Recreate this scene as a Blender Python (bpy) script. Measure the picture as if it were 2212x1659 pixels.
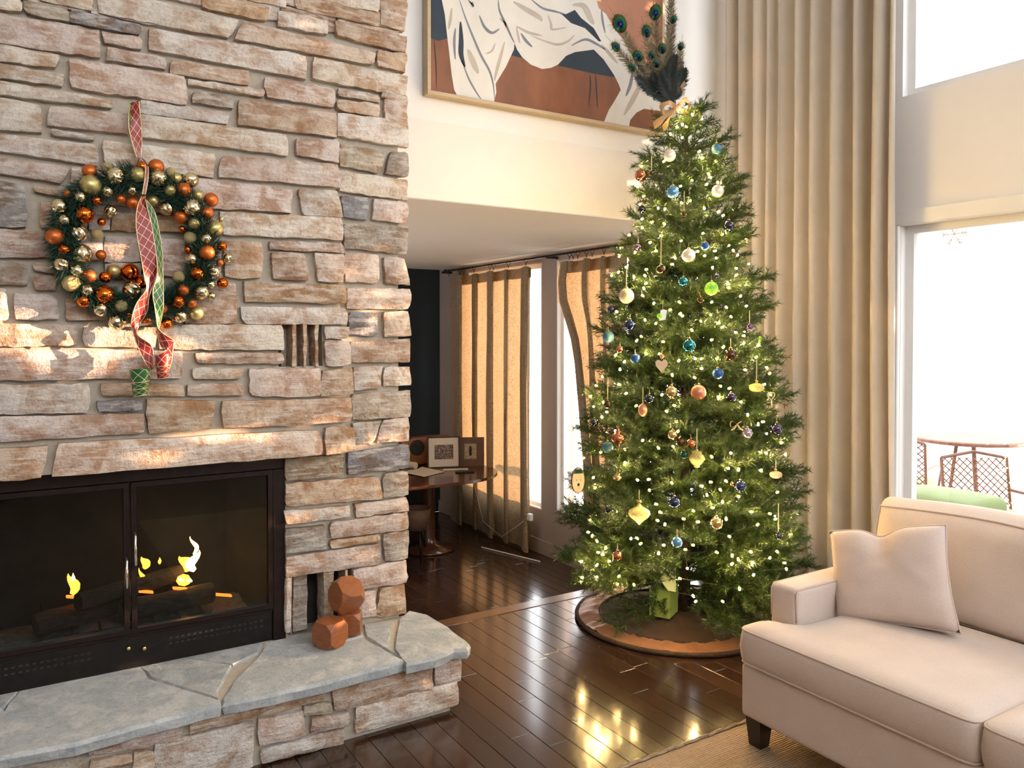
import bpy, bmesh, math, random
from mathutils import Vector, Matrix, Euler, noise
random.seed(7)
PI = math.pi
for o in list(bpy.data.objects): bpy.data.objects.remove(o)
SC = bpy.context.scene
COL = SC.collection

# ---------------------------------------------------------------- camera
FPX, PCX, PCY = 1712.3, 1106.0, 755.7
YAW, PITCH, CAMH = math.radians(57.96), math.radians(1.089), 1.65
fw0 = Vector((math.cos(YAW), math.sin(YAW), 0)); RT = Vector((math.sin(YAW), -math.cos(YAW), 0)); Z3 = Vector((0, 0, 1))
FW = fw0 * math.cos(PITCH) - Z3 * math.sin(PITCH); UPV = Z3 * math.cos(PITCH) + fw0 * math.sin(PITCH)
CAM = Vector((0, 0, CAMH))
cd = bpy.data.cameras.new('camera'); cam = bpy.data.objects.new('camera', cd); COL.objects.link(cam)
cd.sensor_width = 36.0; cd.sensor_fit = 'HORIZONTAL'; cd.lens = FPX / 2212 * 36.0
cd.shift_y = -(829.5 - PCY) / 2212; cd.clip_start = 0.05
cam.matrix_world = Matrix(((RT.x, UPV.x, -FW.x, CAM.x), (RT.y, UPV.y, -FW.y, CAM.y), (RT.z, UPV.z, -FW.z, CAM.z), (0, 0, 0, 1)))
SC.camera = cam

# ---------------------------------------------------------------- sky, sun, exposure
W = bpy.data.worlds.new('sky'); SC.world = W; W.use_nodes = True
bg = W.node_tree.nodes['Background']; bg.inputs[0].default_value = (0.92, 0.955, 1.0, 1); bg.inputs[1].default_value = 5.0
SUND = Vector((1.0, -0.42, 0.055)).normalized()          # towards the low evening sun
sl = bpy.data.lights.new('sun', 'SUN'); sl.energy = 17.0; sl.angle = math.radians(0.25); sl.color = (1.0, 0.62, 0.38)
so = bpy.data.objects.new('sun', sl); COL.objects.link(so); so.rotation_euler = SUND.to_track_quat('Z', 'Y').to_euler(); so.location = SUND * 20
SC.view_settings.view_transform = 'Standard'; SC.view_settings.look = 'None'; SC.view_settings.gamma = 1.0
SC.view_settings.use_curve_mapping = False; SC.view_settings.exposure = 0.52
SC.cycles.max_bounces = 5; SC.cycles.diffuse_bounces = 3; SC.cycles.glossy_bounces = 2; SC.cycles.transmission_bounces = 3; SC.cycles.use_adaptive_sampling = True; SC.cycles.adaptive_threshold = 0.03; SC.cycles.use_light_tree = False
SC.cycles.transparent_max_bounces = 8; SC.cycles.caustics_reflective = False; SC.cycles.caustics_refractive = False

# ---------------------------------------------------------------- helpers
def ray(px, py): return FW + RT * ((px - PCX) / FPX) - UPV * ((py - PCY) / FPX)
def at(px, py, X=None, Y=None, Z=None, D=None):
    d = ray(px, py)
    if X is not None: t = X / d.x
    elif Y is not None: t = Y / d.y
    elif Z is not None: t = (Z - CAMH) / d.z
    else: t = D
    return CAM + d * t
def dep(p): return (Vector(p) - CAM).dot(FW)

def link(o, parent=None, local=False):
    COL.objects.link(o)
    if parent is not None:
        o.parent = parent
        if not local: o.matrix_parent_inverse = Matrix.Translation(parent.location).inverted()
    return o
def tag(o, label=None, cat=None, group=None, kind=None):
    if label: o['label'] = label
    if cat: o['category'] = cat
    if group: o['group'] = group
    if kind: o['kind'] = kind
    return o
def empty(name, loc=(0, 0, 0), label=None, cat=None, group=None, kind=None):
    o = bpy.data.objects.new(name, None); o.location = loc; o.empty_display_size = 0.05; COL.objects.link(o)
    return tag(o, label, cat, group, kind)

class MB:
    def __init__(s): s.v = []; s.f = []; s.uv = None
    def add(s, vs, fs):
        n = len(s.v); s.v += [tuple(v) for v in vs]; s.f += [tuple(i + n for i in f) for f in fs]; return s
    def box(s, x0, x1, y0, y1, z0, z1):
        if x0 > x1: x0, x1 = x1, x0
        if y0 > y1: y0, y1 = y1, y0
        if z0 > z1: z0, z1 = z1, z0
        return s.add([(x0, y0, z0), (x1, y0, z0), (x1, y1, z0), (x0, y1, z0), (x0, y0, z1), (x1, y0, z1), (x1, y1, z1), (x0, y1, z1)],
                     [(3, 2, 1, 0), (4, 5, 6, 7), (0, 1, 5, 4), (1, 2, 6, 5), (2, 3, 7, 6), (3, 0, 4, 7)])
    def bbox(s, c, h, M=None, bev=0.0, seg=2):
        bm = bmesh.new(); bmesh.ops.create_cube(bm, size=1)
        for v in bm.verts: v.co = Vector((v.co.x * h[0] * 2, v.co.y * h[1] * 2, v.co.z * h[2] * 2))
        if bev: bmesh.ops.bevel(bm, geom=list(bm.edges), offset=bev, segments=seg, profile=0.5, affect='EDGES')
        M = M or Matrix(); c = Vector(c)
        bm.verts.index_update(); s.add([c + M @ v.co for v in bm.verts], [[v.index for v in f.verts] for f in bm.faces]); bm.free(); return s
    def tube(s, pts, r, n=8, cap=True, closed=False):
        pts = [Vector(p) for p in pts]; m = len(pts); rs = r if isinstance(r, (list, tuple)) else [r] * m
        base = len(s.v); up = None
        for i, p in enumerate(pts):
            a = pts[i - 1] if (i > 0 or closed) else p; b = pts[(i + 1) % m] if (i < m - 1 or closed) else p
            t = (b - a)
            t = t.normalized() if t.length > 1e-9 else Vector((0, 0, 1))
            if up is None: up = Vector((0, 0, 1)) if abs(t.z) < 0.9 else Vector((1, 0, 0))
            x = t.cross(up)
            x = x.normalized() if x.length > 1e-6 else Vector((1, 0, 0)); up = x.cross(t).normalized()
            for k in range(n):
                an = 2 * PI * k / n; s.v.append(tuple(p + (x * math.cos(an) + up * math.sin(an)) * rs[i]))
        for i in range(m if closed else m - 1):
            for k in range(n):
                j = (i + 1) % m
                s.f.append((base + i * n + k, base + i * n + (k + 1) % n, base + j * n + (k + 1) % n, base + j * n + k))
        if cap and not closed:
            s.f.append(tuple(base + k for k in range(n))[::-1]); s.f.append(tuple(base + (m - 1) * n + k for k in range(n)))
        return s
    def lathe(s, prof, n=16, c=(0, 0, 0), M=None):
        base = len(s.v); c = Vector(c); M = M or Matrix()
        for r, z in prof:
            for k in range(n):
                a = 2 * PI * k / n; s.v.append(tuple(c + M @ Vector((r * math.cos(a), r * math.sin(a), z))))
        for i in range(len(prof) - 1):
            for k in range(n):
                s.f.append((base + i * n + k, base + i * n + (k + 1) % n, base + (i + 1) * n + (k + 1) % n, base + (i + 1) * n + k))
        s.f.append(tuple(base + k for k in range(n))[::-1]); s.f.append(tuple(base + (len(prof) - 1) * n + k for k in range(n)))
        return s
    def sphere(s, c, r, n=16, m=10, sz=1.0):
        return s.lathe([(max(1e-4, r * math.sin(PI * i / m)), -r * sz * math.cos(PI * i / m)) for i in range(m + 1)], n, c)
    def prism(s, poly, fn, t0, t1):     # poly of 2-d points, fn(u, v, t) -> 3-d
        n = len(poly); base = len(s.v)
        for t in (t0, t1):
            for u, v in poly: s.v.append(tuple(fn(u, v, t)))
        s.f.append(tuple(range(base, base + n))); s.f.append(tuple(range(base + 2 * n - 1, base + n - 1, -1)))
        for i in range(n): s.f.append((base + i, base + n + i, base + n + (i + 1) % n, base + (i + 1) % n))
        return s
    def me(s, name, mat=None, smooth=False, sharp=None):
        m = bpy.data.meshes.new(name); m.from_pydata(s.v, [], s.f)
        if mat: m.materials.append(mat)
        bm = bmesh.new(); bm.from_mesh(m); bmesh.ops.recalc_face_normals(bm, faces=bm.faces); bm.to_mesh(m); bm.free()
        if smooth or sharp:
            m.polygons.foreach_set('use_smooth', [True] * len(m.polygons))
            if sharp: m.set_sharp_from_angle(angle=math.radians(sharp))
        m.update(); return m
    def ob(s, name, mat=None, parent=None, smooth=False, sharp=None, local=False):
        o = bpy.data.objects.new(name, s.me(name, mat, smooth, sharp)); return link(o, parent, local)

# ---------------------------------------------------------------- materials
def nodes(name):
    m = bpy.data.materials.new(name); m.use_nodes = True; nt = m.node_tree; return m, nt, nt.nodes['Principled BSDF'], nt.nodes['Material Output']
def N(nt, t, **k):
    n = nt.nodes.new(t)
    for a, b in k.items():
        if a.startswith('i_'): n.inputs[int(a[2:]) if a[2:].isdigit() else a[2:].replace('_', ' ')].default_value = b
        else: setattr(n, a, b)
    return n
def L(nt, a, b): nt.links.new(a, b)
def rgba(c, a=1): return (c[0], c[1], c[2], a)
def ramp(nt, stops, fac):
    r = N(nt, 'ShaderNodeValToRGB'); e = r.color_ramp.elements
    while len(e) < len(stops): e.new(0.5)
    for x, (p, c) in zip(e, stops): x.position = p; x.color = rgba(c)
    L(nt, fac, r.inputs[0]); return r.outputs[0]
def coords(nt, scale=(1, 1, 1), kind='Object', rot=(0, 0, 0)):
    tc = N(nt, 'ShaderNodeTexCoord'); mp = N(nt, 'ShaderNodeMapping'); mp.inputs['Scale'].default_value = scale; mp.inputs['Rotation'].default_value = rot
    L(nt, tc.outputs[kind], mp.inputs[0]); return mp.outputs[0]
def noise_tex(nt, vec, scale, detail=4, rough=0.6, dist=0.0):
    n = N(nt, 'ShaderNodeTexNoise'); n.inputs['Scale'].default_value = scale; n.inputs['Detail'].default_value = detail
    n.inputs['Roughness'].default_value = rough; n.inputs['Distortion'].default_value = dist
    if vec is not None: L(nt, vec, n.inputs['Vector'])
    return n.outputs['Fac']
def bump(nt, p, h, strength=0.3, dist=0.01):
    b = N(nt, 'ShaderNodeBump'); b.inputs['Strength'].default_value = strength; b.inputs['Distance'].default_value = dist
    L(nt, h, b.inputs['Height']); L(nt, b.outputs[0], p.inputs['Normal'])
def mixc(nt, fac, a, b, mode='MIX'):
    m = N(nt, 'ShaderNodeMix', data_type='RGBA', blend_type=mode)
    for sock, v in ((m.inputs['Factor'], fac), (m.inputs[6], a), (m.inputs[7], b)):
        if isinstance(v, (int, float)): sock.default_value = v
        elif isinstance(v, (tuple, list)): sock.default_value = rgba(v)
        else: L(nt, v, sock)
    return m.outputs[2]
def plain(name, c, rough=0.6, metal=0.0, var=0.12, nscale=20.0, bmp=0.0, spec=None, coat=0.0, stretch=(1, 1, 1), bdist=0.004):
    m, nt, p, out = nodes(name)
    vec = coords(nt, stretch); f = noise_tex(nt, vec, nscale)
    lo = tuple(max(0, x * (1 - var)) for x in c); hi = tuple(min(1, x * (1 + var)) for x in c)
    L(nt, ramp(nt, [(0.3, lo), (0.7, hi)], f), p.inputs['Base Color'])
    p.inputs['Roughness'].default_value = rough; p.inputs['Metallic'].default_value = metal
    if spec is not None: p.inputs['Specular IOR Level'].default_value = spec
    if coat: p.inputs['Coat Weight'].default_value = coat; p.inputs['Coat Roughness'].default_value = 0.08
    if bmp: bump(nt, p, noise_tex(nt, vec, nscale * 3), bmp, bdist)
    return m
def emit(name, c, s):
    m, nt, p, out = nodes(name); p.inputs['Base Color'].default_value = rgba(c); p.inputs['Emission Color'].default_value = rgba(c); p.inputs['Emission Strength'].default_value = s
    return m
def fabric(name, c, trans=0.0, weave=900.0, var=0.08, pattern=None, tcol=None, bs=0.25):
    m, nt, p, out = nodes(name)
    vec = coords(nt); f = noise_tex(nt, vec, 7.0, 3); f2 = noise_tex(nt, vec, weave, 1)
    base = ramp(nt, [(0.3, tuple(x * (1 - var) for x in c)), (0.7, tuple(min(1, x * (1 + var)) for x in c))], f)
    base = mixc(nt, 0.25, base, ramp(nt, [(0.35, tuple(x * 0.72 for x in c)), (0.65, tuple(min(1, x * 1.12) for x in c))], f2))
    if pattern:
        nz = N(nt, 'ShaderNodeTexNoise'); nz.inputs['Scale'].default_value = 26; nz.inputs['Detail'].default_value = 2; nz.inputs['Distortion'].default_value = 2.6
        L(nt, vec, nz.inputs['Vector'])
        g = N(nt, 'ShaderNodeMath', operation='ABSOLUTE'); h = N(nt, 'ShaderNodeMath', operation='SUBTRACT'); L(nt, nz.outputs['Fac'], h.inputs[0]); h.inputs[1].default_value = 0.5; L(nt, h.outputs[0], g.inputs[0])
        base = mixc(nt, ramp(nt, [(0.012, (0.75,) * 3), (0.035, (0, 0, 0))], g.outputs[0]), base, pattern)
    L(nt, base, p.inputs['Base Color']); p.inputs['Roughness'].default_value = 0.9; p.inputs['Specular IOR Level'].default_value = 0.15
    p.inputs['Sheen Weight'].default_value = 0.15
    bump(nt, p, f2, bs, 0.001)
    if trans:
        tr = N(nt, 'ShaderNodeBsdfTranslucent'); ms = N(nt, 'ShaderNodeMixShader'); ms.inputs[0].default_value = trans
        if tcol: L(nt, mixc(nt, 1.0, base, tcol, 'MULTIPLY'), tr.inputs[0])
        else: L(nt, base, tr.inputs[0])
        L(nt, p.outputs[0], ms.inputs[1]); L(nt, tr.outputs[0], ms.inputs[2]); L(nt, ms.outputs[0], out.inputs[0])
    return m
def pane(name, tint=(1, 1, 1), refl=1.0):
    m, nt, p, out = nodes(name)
    t = N(nt, 'ShaderNodeBsdfTransparent'); t.inputs[0].default_value = rgba(tint)
    g = N(nt, 'ShaderNodeBsdfGlossy'); g.inputs['Roughness'].default_value = 0.0
    fr = N(nt, 'ShaderNodeLayerWeight'); fr.inputs[0].default_value = 0.5
    pw = N(nt, 'ShaderNodeMath', operation='POWER'); pw.inputs[1].default_value = 4.5; L(nt, fr.outputs['Facing'], pw.inputs[0])
    mu = N(nt, 'ShaderNodeMath', operation='MULTIPLY_ADD'); mu.inputs[1].default_value = 0.9 * refl; mu.inputs[2].default_value = 0.04 * refl; L(nt, pw.outputs[0], mu.inputs[0])
    ms = N(nt, 'ShaderNodeMixShader'); L(nt, mu.outputs[0], ms.inputs[0]); L(nt, t.outputs[0], ms.inputs[1]); L(nt, g.outputs[0], ms.inputs[2]); L(nt, ms.outputs[0], out.inputs[0])
    nt.nodes.remove(p); return m
def stone_mat(name, slab=False):
    m, nt, p, out = nodes(name)
    oi = N(nt, 'ShaderNodeObjectInfo'); col = oi.outputs['Color']
    add = N(nt, 'ShaderNodeVectorMath', operation='ADD'); tc = N(nt, 'ShaderNodeTexCoord'); cmb = N(nt, 'ShaderNodeCombineXYZ')
    mul = N(nt, 'ShaderNodeMath', operation='MULTIPLY'); mul.inputs[1].default_value = 37.0; L(nt, oi.outputs['Random'], mul.inputs[0])
    for k in range(3): L(nt, mul.outputs[0], cmb.inputs[k])
    L(nt, tc.outputs['Object'], add.inputs[0]); L(nt, cmb.outputs[0], add.inputs[1]); v = add.outputs[0]
    mp = N(nt, 'ShaderNodeMapping'); mp.inputs['Scale'].default_value = (1, 1, 1) if slab else (1, 1, 5.0); mp.inputs['Rotation'].default_value = (0, 0.05, 0); L(nt, v, mp.inputs[0])
    blot = noise_tex(nt, v, 9.0, 5, 0.62, 0.6); strata = noise_tex(nt, mp.outputs[0], 9.0, 5, 0.6, 0.3); fine = noise_tex(nt, v, 70.0, 4, 0.7)
    c1 = mixc(nt, ramp(nt, [(0.42, (0, 0, 0)), (0.60, (1, 1, 1))], blot), col, mixc(nt, 1.0, col, (0.66, 0.50, 0.39) if not slab else (0.80, 0.84, 0.88), 'MULTIPLY'))
    c2 = mixc(nt, ramp(nt, [(0.50, (0, 0, 0)), (0.62, (0.6, 0.6, 0.6))], strata), c1, mixc(nt, 0.6, col, (0.86, 0.80, 0.74) if not slab else (0.74, 0.74, 0.72)))
    c3 = mixc(nt, ramp(nt, [(0.30, (0.55, 0.55, 0.55)), (0.48, (0, 0, 0))], fine), c2, mixc(nt, 1.0, c2, (0.55, 0.45, 0.38), 'MULTIPLY'))
    L(nt, c3, p.inputs['Base Color']); p.inputs['Roughness'].default_value = 0.85; p.inputs['Specular IOR Level'].default_value = 0.25
    h = N(nt, 'ShaderNodeMath', operation='ADD'); a1 = noise_tex(nt, v, 38.0, 5, 0.7); L(nt, a1, h.inputs[0]); L(nt, strata, h.inputs[1])
    bump(nt, p, h.outputs[0], 0.9 if not slab else 0.4, 0.016)
    return m
def wood(name, c, rough=0.4, scale=6.0, stretch=(1, 12, 12), var=0.35, coat=0.0, rnd=False, bs=0.05):
    m, nt, p, out = nodes(name)
    if rnd:
        oi = N(nt, 'ShaderNodeObjectInfo'); tc = N(nt, 'ShaderNodeTexCoord'); add = N(nt, 'ShaderNodeVectorMath', operation='ADD'); cmb = N(nt, 'ShaderNodeCombineXYZ')
        mul = N(nt, 'ShaderNodeMath', operation='MULTIPLY'); mul.inputs[1].default_value = 23.0; L(nt, oi.outputs['Random'], mul.inputs[0])
        for k in range(3): L(nt, mul.outputs[0], cmb.inputs[k])
        L(nt, tc.outputs['Object'], add.inputs[0]); L(nt, cmb.outputs[0], add.inputs[1])
        mp = N(nt, 'ShaderNodeMapping'); mp.inputs['Scale'].default_value = stretch; L(nt, add.outputs[0], mp.inputs[0]); vec = mp.outputs[0]
    else: vec = coords(nt, stretch)
    f = noise_tex(nt, vec, scale, 5, 0.65, 0.8)
    base = ramp(nt, [(0.25, tuple(x * (1 - var) for x in c)), (0.75, tuple(min(1, x * (1 + var)) for x in c))], f)
    if rnd:
        base = mixc(nt, 1.0, base, ramp(nt, [(0, (0.72, 0.68, 0.66)), (1, (1.25, 1.2, 1.15))], oi.outputs['Random']), 'MULTIPLY')
    L(nt, base, p.inputs['Base Color']); p.inputs['Roughness'].default_value = rough
    if coat: p.inputs['Coat Weight'].default_value = coat; p.inputs['Coat Roughness'].default_value = 0.12
    bump(nt, p, f, bs, 0.004)
    return m

M = {}
M['stone'] = stone_mat('fieldstone'); M['slab'] = stone_mat('flagstone', True)
M['mortar'] = plain('mortar', (0.48, 0.42, 0.335), 0.95, var=0.10, nscale=45, bmp=0.4)
M['wall'] = plain('white_paint', (0.80, 0.78, 0.76), 0.8, var=0.015, nscale=3, bmp=0.04)
M['far_wall'] = plain('warm_grey_paint', (0.44, 0.41, 0.38), 0.8, var=0.03, nscale=4)
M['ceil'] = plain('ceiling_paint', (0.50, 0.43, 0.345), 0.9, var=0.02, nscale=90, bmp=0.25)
M['band'] = plain('cream_paint', (0.78, 0.74, 0.70), 0.8, var=0.02, nscale=4, bmp=0.04)
M['teal'] = plain('dark_teal_paint', (0.007, 0.018, 0.025), 0.7, var=0.1, nscale=4)
M['taupe'] = plain('taupe_paint', (0.33, 0.28, 0.25), 0.8, var=0.03, nscale=5)
M['frame'] = plain('window_frame_paint', (0.78, 0.77, 0.75), 0.45, var=0.02, nscale=8)
M['glass'] = pane('window_glass')
M['fglass'] = pane('fire_door_glass', (0.66, 0.69, 0.68), 1.1)
M['plank'] = wood('dark_hardwood', (0.040, 0.020, 0.0125), 0.19, 5.0, (14, 1.2, 14), 0.45, coat=0.6, rnd=True, bs=0.03)
M['nosing'] = wood('nosing_wood', (0.14, 0.066, 0.036), 0.22, 5.0, (1.2, 14, 14), 0.3, coat=0.3)
M['black'] = plain('black_iron', (0.018, 0.015, 0.014), 0.38, 0.5, var=0.2, nscale=30, spec=0.4)
M['bronze'] = plain('dark_bronze', (0.028, 0.018, 0.016), 0.35, 0.7, var=0.15, nscale=25)
M['soot'] = plain('soot_brick', (0.03, 0.026, 0.024), 0.95, var=0.4, nscale=9, bmp=0.4)
M['ash'] = plain('ash', (0.22, 0.20, 0.18), 1.0, var=0.4, nscale=30, bmp=0.6)
M['log'] = plain('charred_log', (0.06, 0.045, 0.035), 0.95, var=0.6, nscale=18, bmp=0.8, stretch=(1, 6, 6))
M['flame'] = emit('flame', (1.0, 0.40, 0.04), 5.0); M['flame_hot'] = emit('flame_core', (1.0, 0.66, 0.18), 12.0); M['ember'] = emit('ember', (1.0, 0.22, 0.03), 3.0)
M['chrome'] = plain('polished_steel', (0.75, 0.74, 0.72), 0.15, 1.0, var=0.03)
M['brass'] = plain('brass', (0.75, 0.55, 0.22), 0.25, 1.0, var=0.05)
# ---------------------------------------------------------------- the setting
XR, YP, ZC = 4.28, 4.08, 2.42           # outer wall, painting wall, low ceiling
ZF = -0.46                              # floor of the sunken room
YPIER, YFIRE = 3.50, 3.50
XPIER = 1.597
XL, YB0, ZTOP = -2.3, -3.2, 5.1
YFAR = 8.46
def structure(name, mb, mat, **k): return tag(mb.ob(name, mat, **k), kind='structure')

# floor: planks run along Y
def make_floor(name, z, xs, y0, y1, W_, edge_fn=None):
    base = structure(name, MB().box(xs[0], xs[1], y0, y1, z - 0.06, z - 0.018), M['bronze'])
    rnd = random.Random(11); lens = [0.45, 0.6, 0.75, 0.9, 1.1, 1.3]; cache = {}
    x = xs[0]
    while x < xs[1] - 0.01:
        y = y0 - rnd.random() * 0.8
        while y < y1 - 0.01:
            ln = rnd.choice(lens); a, b = max(y, y0), min(y + ln, y1)
            if b - a > 0.03:
                key = round(b - a, 2); 
                if key not in cache: cache[key] = MB().bbox((0, 0, -0.009), (W_ / 2 - 0.0006, (b - a) / 2 - 0.0006, 0.009), bev=0.0016, seg=1).me('plank', M['plank'])
                o = bpy.data.objects.new('plank', cache[key]); o.location = (x + W_ / 2, (a + b) / 2, z + rnd.uniform(-0.0004, 0.0004)); link(o, base, True)
            y += ln
        x += W_
    return base
PW = 0.0985
make_floor('floor', 0.0, (2.189 - PW * 16, 2.189 + PW * 22), 1.45, 3.972, PW)
make_floor('floor', ZF, (2.189 - PW * 5, 2.189 + PW * 21.2), YP + 0.02, YFAR, PW)
rest = MB().box(XL, 4.35, YB0, 1.45, -0.06, 0).box(XL, 2.189 - PW * 16, 1.45, 3.2, -0.06, 0)
structure('floor', rest, M['plank'])
structure('trim_1', MB().bbox((2.9, 4.027, -0.014), (1.45, 0.053, 0.016), bev=0.006), M['nosing'])
structure('trim_2', MB().box(1.3, 4.28, YP - 0.03, YP, ZF, -0.03), M['plank'])

def holes_wall(axis_fixed, f0, f1, u0, u1, z0, z1, holes):
    """slab in the plane axis_fixed between f0..f1, spanning u, z, minus rectangles (ua, ub, za, zb)"""
    us = sorted({u0, u1, *[h[0] for h in holes], *[h[1] for h in holes]}); zs = sorted({z0, z1, *[h[2] for h in holes], *[h[3] for h in holes]})
    mb = MB()
    for i in range(len(us) - 1):
        run = None
        for j in range(len(zs) - 1):
            cu, cz = (us[i] + us[i + 1]) / 2, (zs[j] + zs[j + 1]) / 2
            if not (u0 <= cu <= u1 and z0 <= cz <= z1) or any(h[0] < cu < h[1] and h[2] < cz < h[3] for h in holes):
                if run: (mb.box(f0, f1, us[i], us[i + 1], *run) if axis_fixed == 'x' else mb.box(us[i], us[i + 1], f0, f1, *run)); run = None
            else: run = (run[0], zs[j + 1]) if run else (zs[j], zs[j + 1])
        if run: (mb.box(f0, f1, us[i], us[i + 1], *run) if axis_fixed == 'x' else mb.box(us[i], us[i + 1], f0, f1, *run))
    return mb
YW = 2.66      # left edge of the big windows seen beside the drape
main_win = [(YW - 2.3, YW, 0.12, 2.27), (YW - 2.3, YW, 3.0, 4.85), (YW - 5.0, YW - 2.5, 0.12, 2.27), (YW - 5.0, YW - 2.5, 3.0, 4.85), (3.06, 3.86, 0.30, 4.85)]  # last window is unseen, added behind the drape to whiten the painting wall
structure('wall_right', holes_wall('x', XR, XR + 0.16, YB0, YP, -0.6, ZTOP, main_win), M['wall'])
far_win = [(6.30, 7.75, -0.04, 2.34), (5.02, 6.05, 0.0, 2.34), (4.22, 4.86, 0.0, 2.34)]
structure('wall_right', holes_wall('x', XR, XR + 0.20, YP, YFAR, ZF, ZC + 0.1, far_win), M['taupe'])
structure('wall_front', MB().box(1.2, XR, YP, YP + 0.03, ZC, ZTOP), M['wall'])
structure('trim_3', MB().box(1.2, XR, YP - 0.008, YP, ZC, 2.862), M['band'])
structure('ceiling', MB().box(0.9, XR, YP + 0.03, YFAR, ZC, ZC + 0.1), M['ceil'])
structure('wall_back', MB().box(0.9, XR, YFAR, YFAR + 0.1, ZF, ZC), M['teal'])
structure('wall_left', MB().box(0.8, 0.9, YP, YFAR, ZF, ZC), M['taupe'])
structure('ceiling', MB().box(XL, XR, YB0, YP, ZTOP, ZTOP + 0.1), M['wall'])
structure('wall_left', MB().box(XL - 0.1, XL, YB0, YP, 0, ZTOP), M['far_wall'])
structure('wall_back', holes_wall('y', YB0 - 0.1, YB0, XL, XR, 0, ZTOP, [(-1.2, 3.8, 2.7, 4.8)]), M['far_wall'])  # unseen high opening, added and sized to brighten the upper stone
structure('baseboard_right', MB().bbox((XR - 0.012, (YP + YFAR) / 2, ZF + 0.07), (0.012, (YFAR - YP) / 2, 0.07), bev=0.004, seg=1), M['taupe'])

def window(name, ya, yb, za, zb, mull=(), x=XR, dep_=0.16, casing=0.07, cas_t=0.02, parent_mat='frame'):
    w = empty(name, (x, (ya + yb) / 2, za), kind='structure')
    fr = MB(); t = 0.045; x0, x1 = x + 0.05, x + 0.10
    fr.box(x0, x1, ya, yb, za, za + t).box(x0, x1, ya, yb, zb - t, zb).box(x0, x1, ya, ya + t, za + t, zb - t).box(x0, x1, yb - t, yb, za + t, zb - t)
    for m_ in mull: fr.box(x0, x1, m_ - 0.02, m_ + 0.02, za + t, zb - t)
    fr.ob('window_frame', M['frame'], w)
    MB().box(x + 0.072, x + 0.076, ya + t, yb - t, za + t, zb - t).ob('pane', M['glass'], w)
    if casing:
        c = MB(); c.bbox((x - cas_t / 2, (ya + yb) / 2, zb + casing / 2), (cas_t / 2, (yb - ya) / 2 + casing, casing / 2), bev=0.005, seg=1)
        c.bbox((x - cas_t / 2, yb + casing / 2, (za + zb) / 2), (cas_t / 2, casing / 2, (zb - za) / 2), bev=0.005, seg=1)
        c.bbox((x - cas_t / 2, ya - casing / 2, (za + zb) / 2), (cas_t / 2, casing / 2, (zb - za) / 2), bev=0.005, seg=1)
        c.ob('window_casing', M['frame'], w)
    return w
for i, (a, b, c, d) in enumerate(main_win): window('window_%d' % (i + 1), a, b, c, d, casing=0.085 if c < 1 and i < 4 else 0.0, cas_t=0.028)
for i, (a, b, c, d) in enumerate(far_win):
    w = window('window_%d' % (i + 6), a, b, c, d, casing=0.0)
    MB().box(XR + 0.001, XR + 0.05, a, b, c - 0.0, c + 0.012).ob('window_sill', M['frame'], w)
    rv = MB().box(XR - 0.001, XR + 0.05, b - 0.012, b, c, d).box(XR - 0.001, XR + 0.05, a, a + 0.012, c, d); rv.ob('window_reveal', M['frame'], w)

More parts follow.
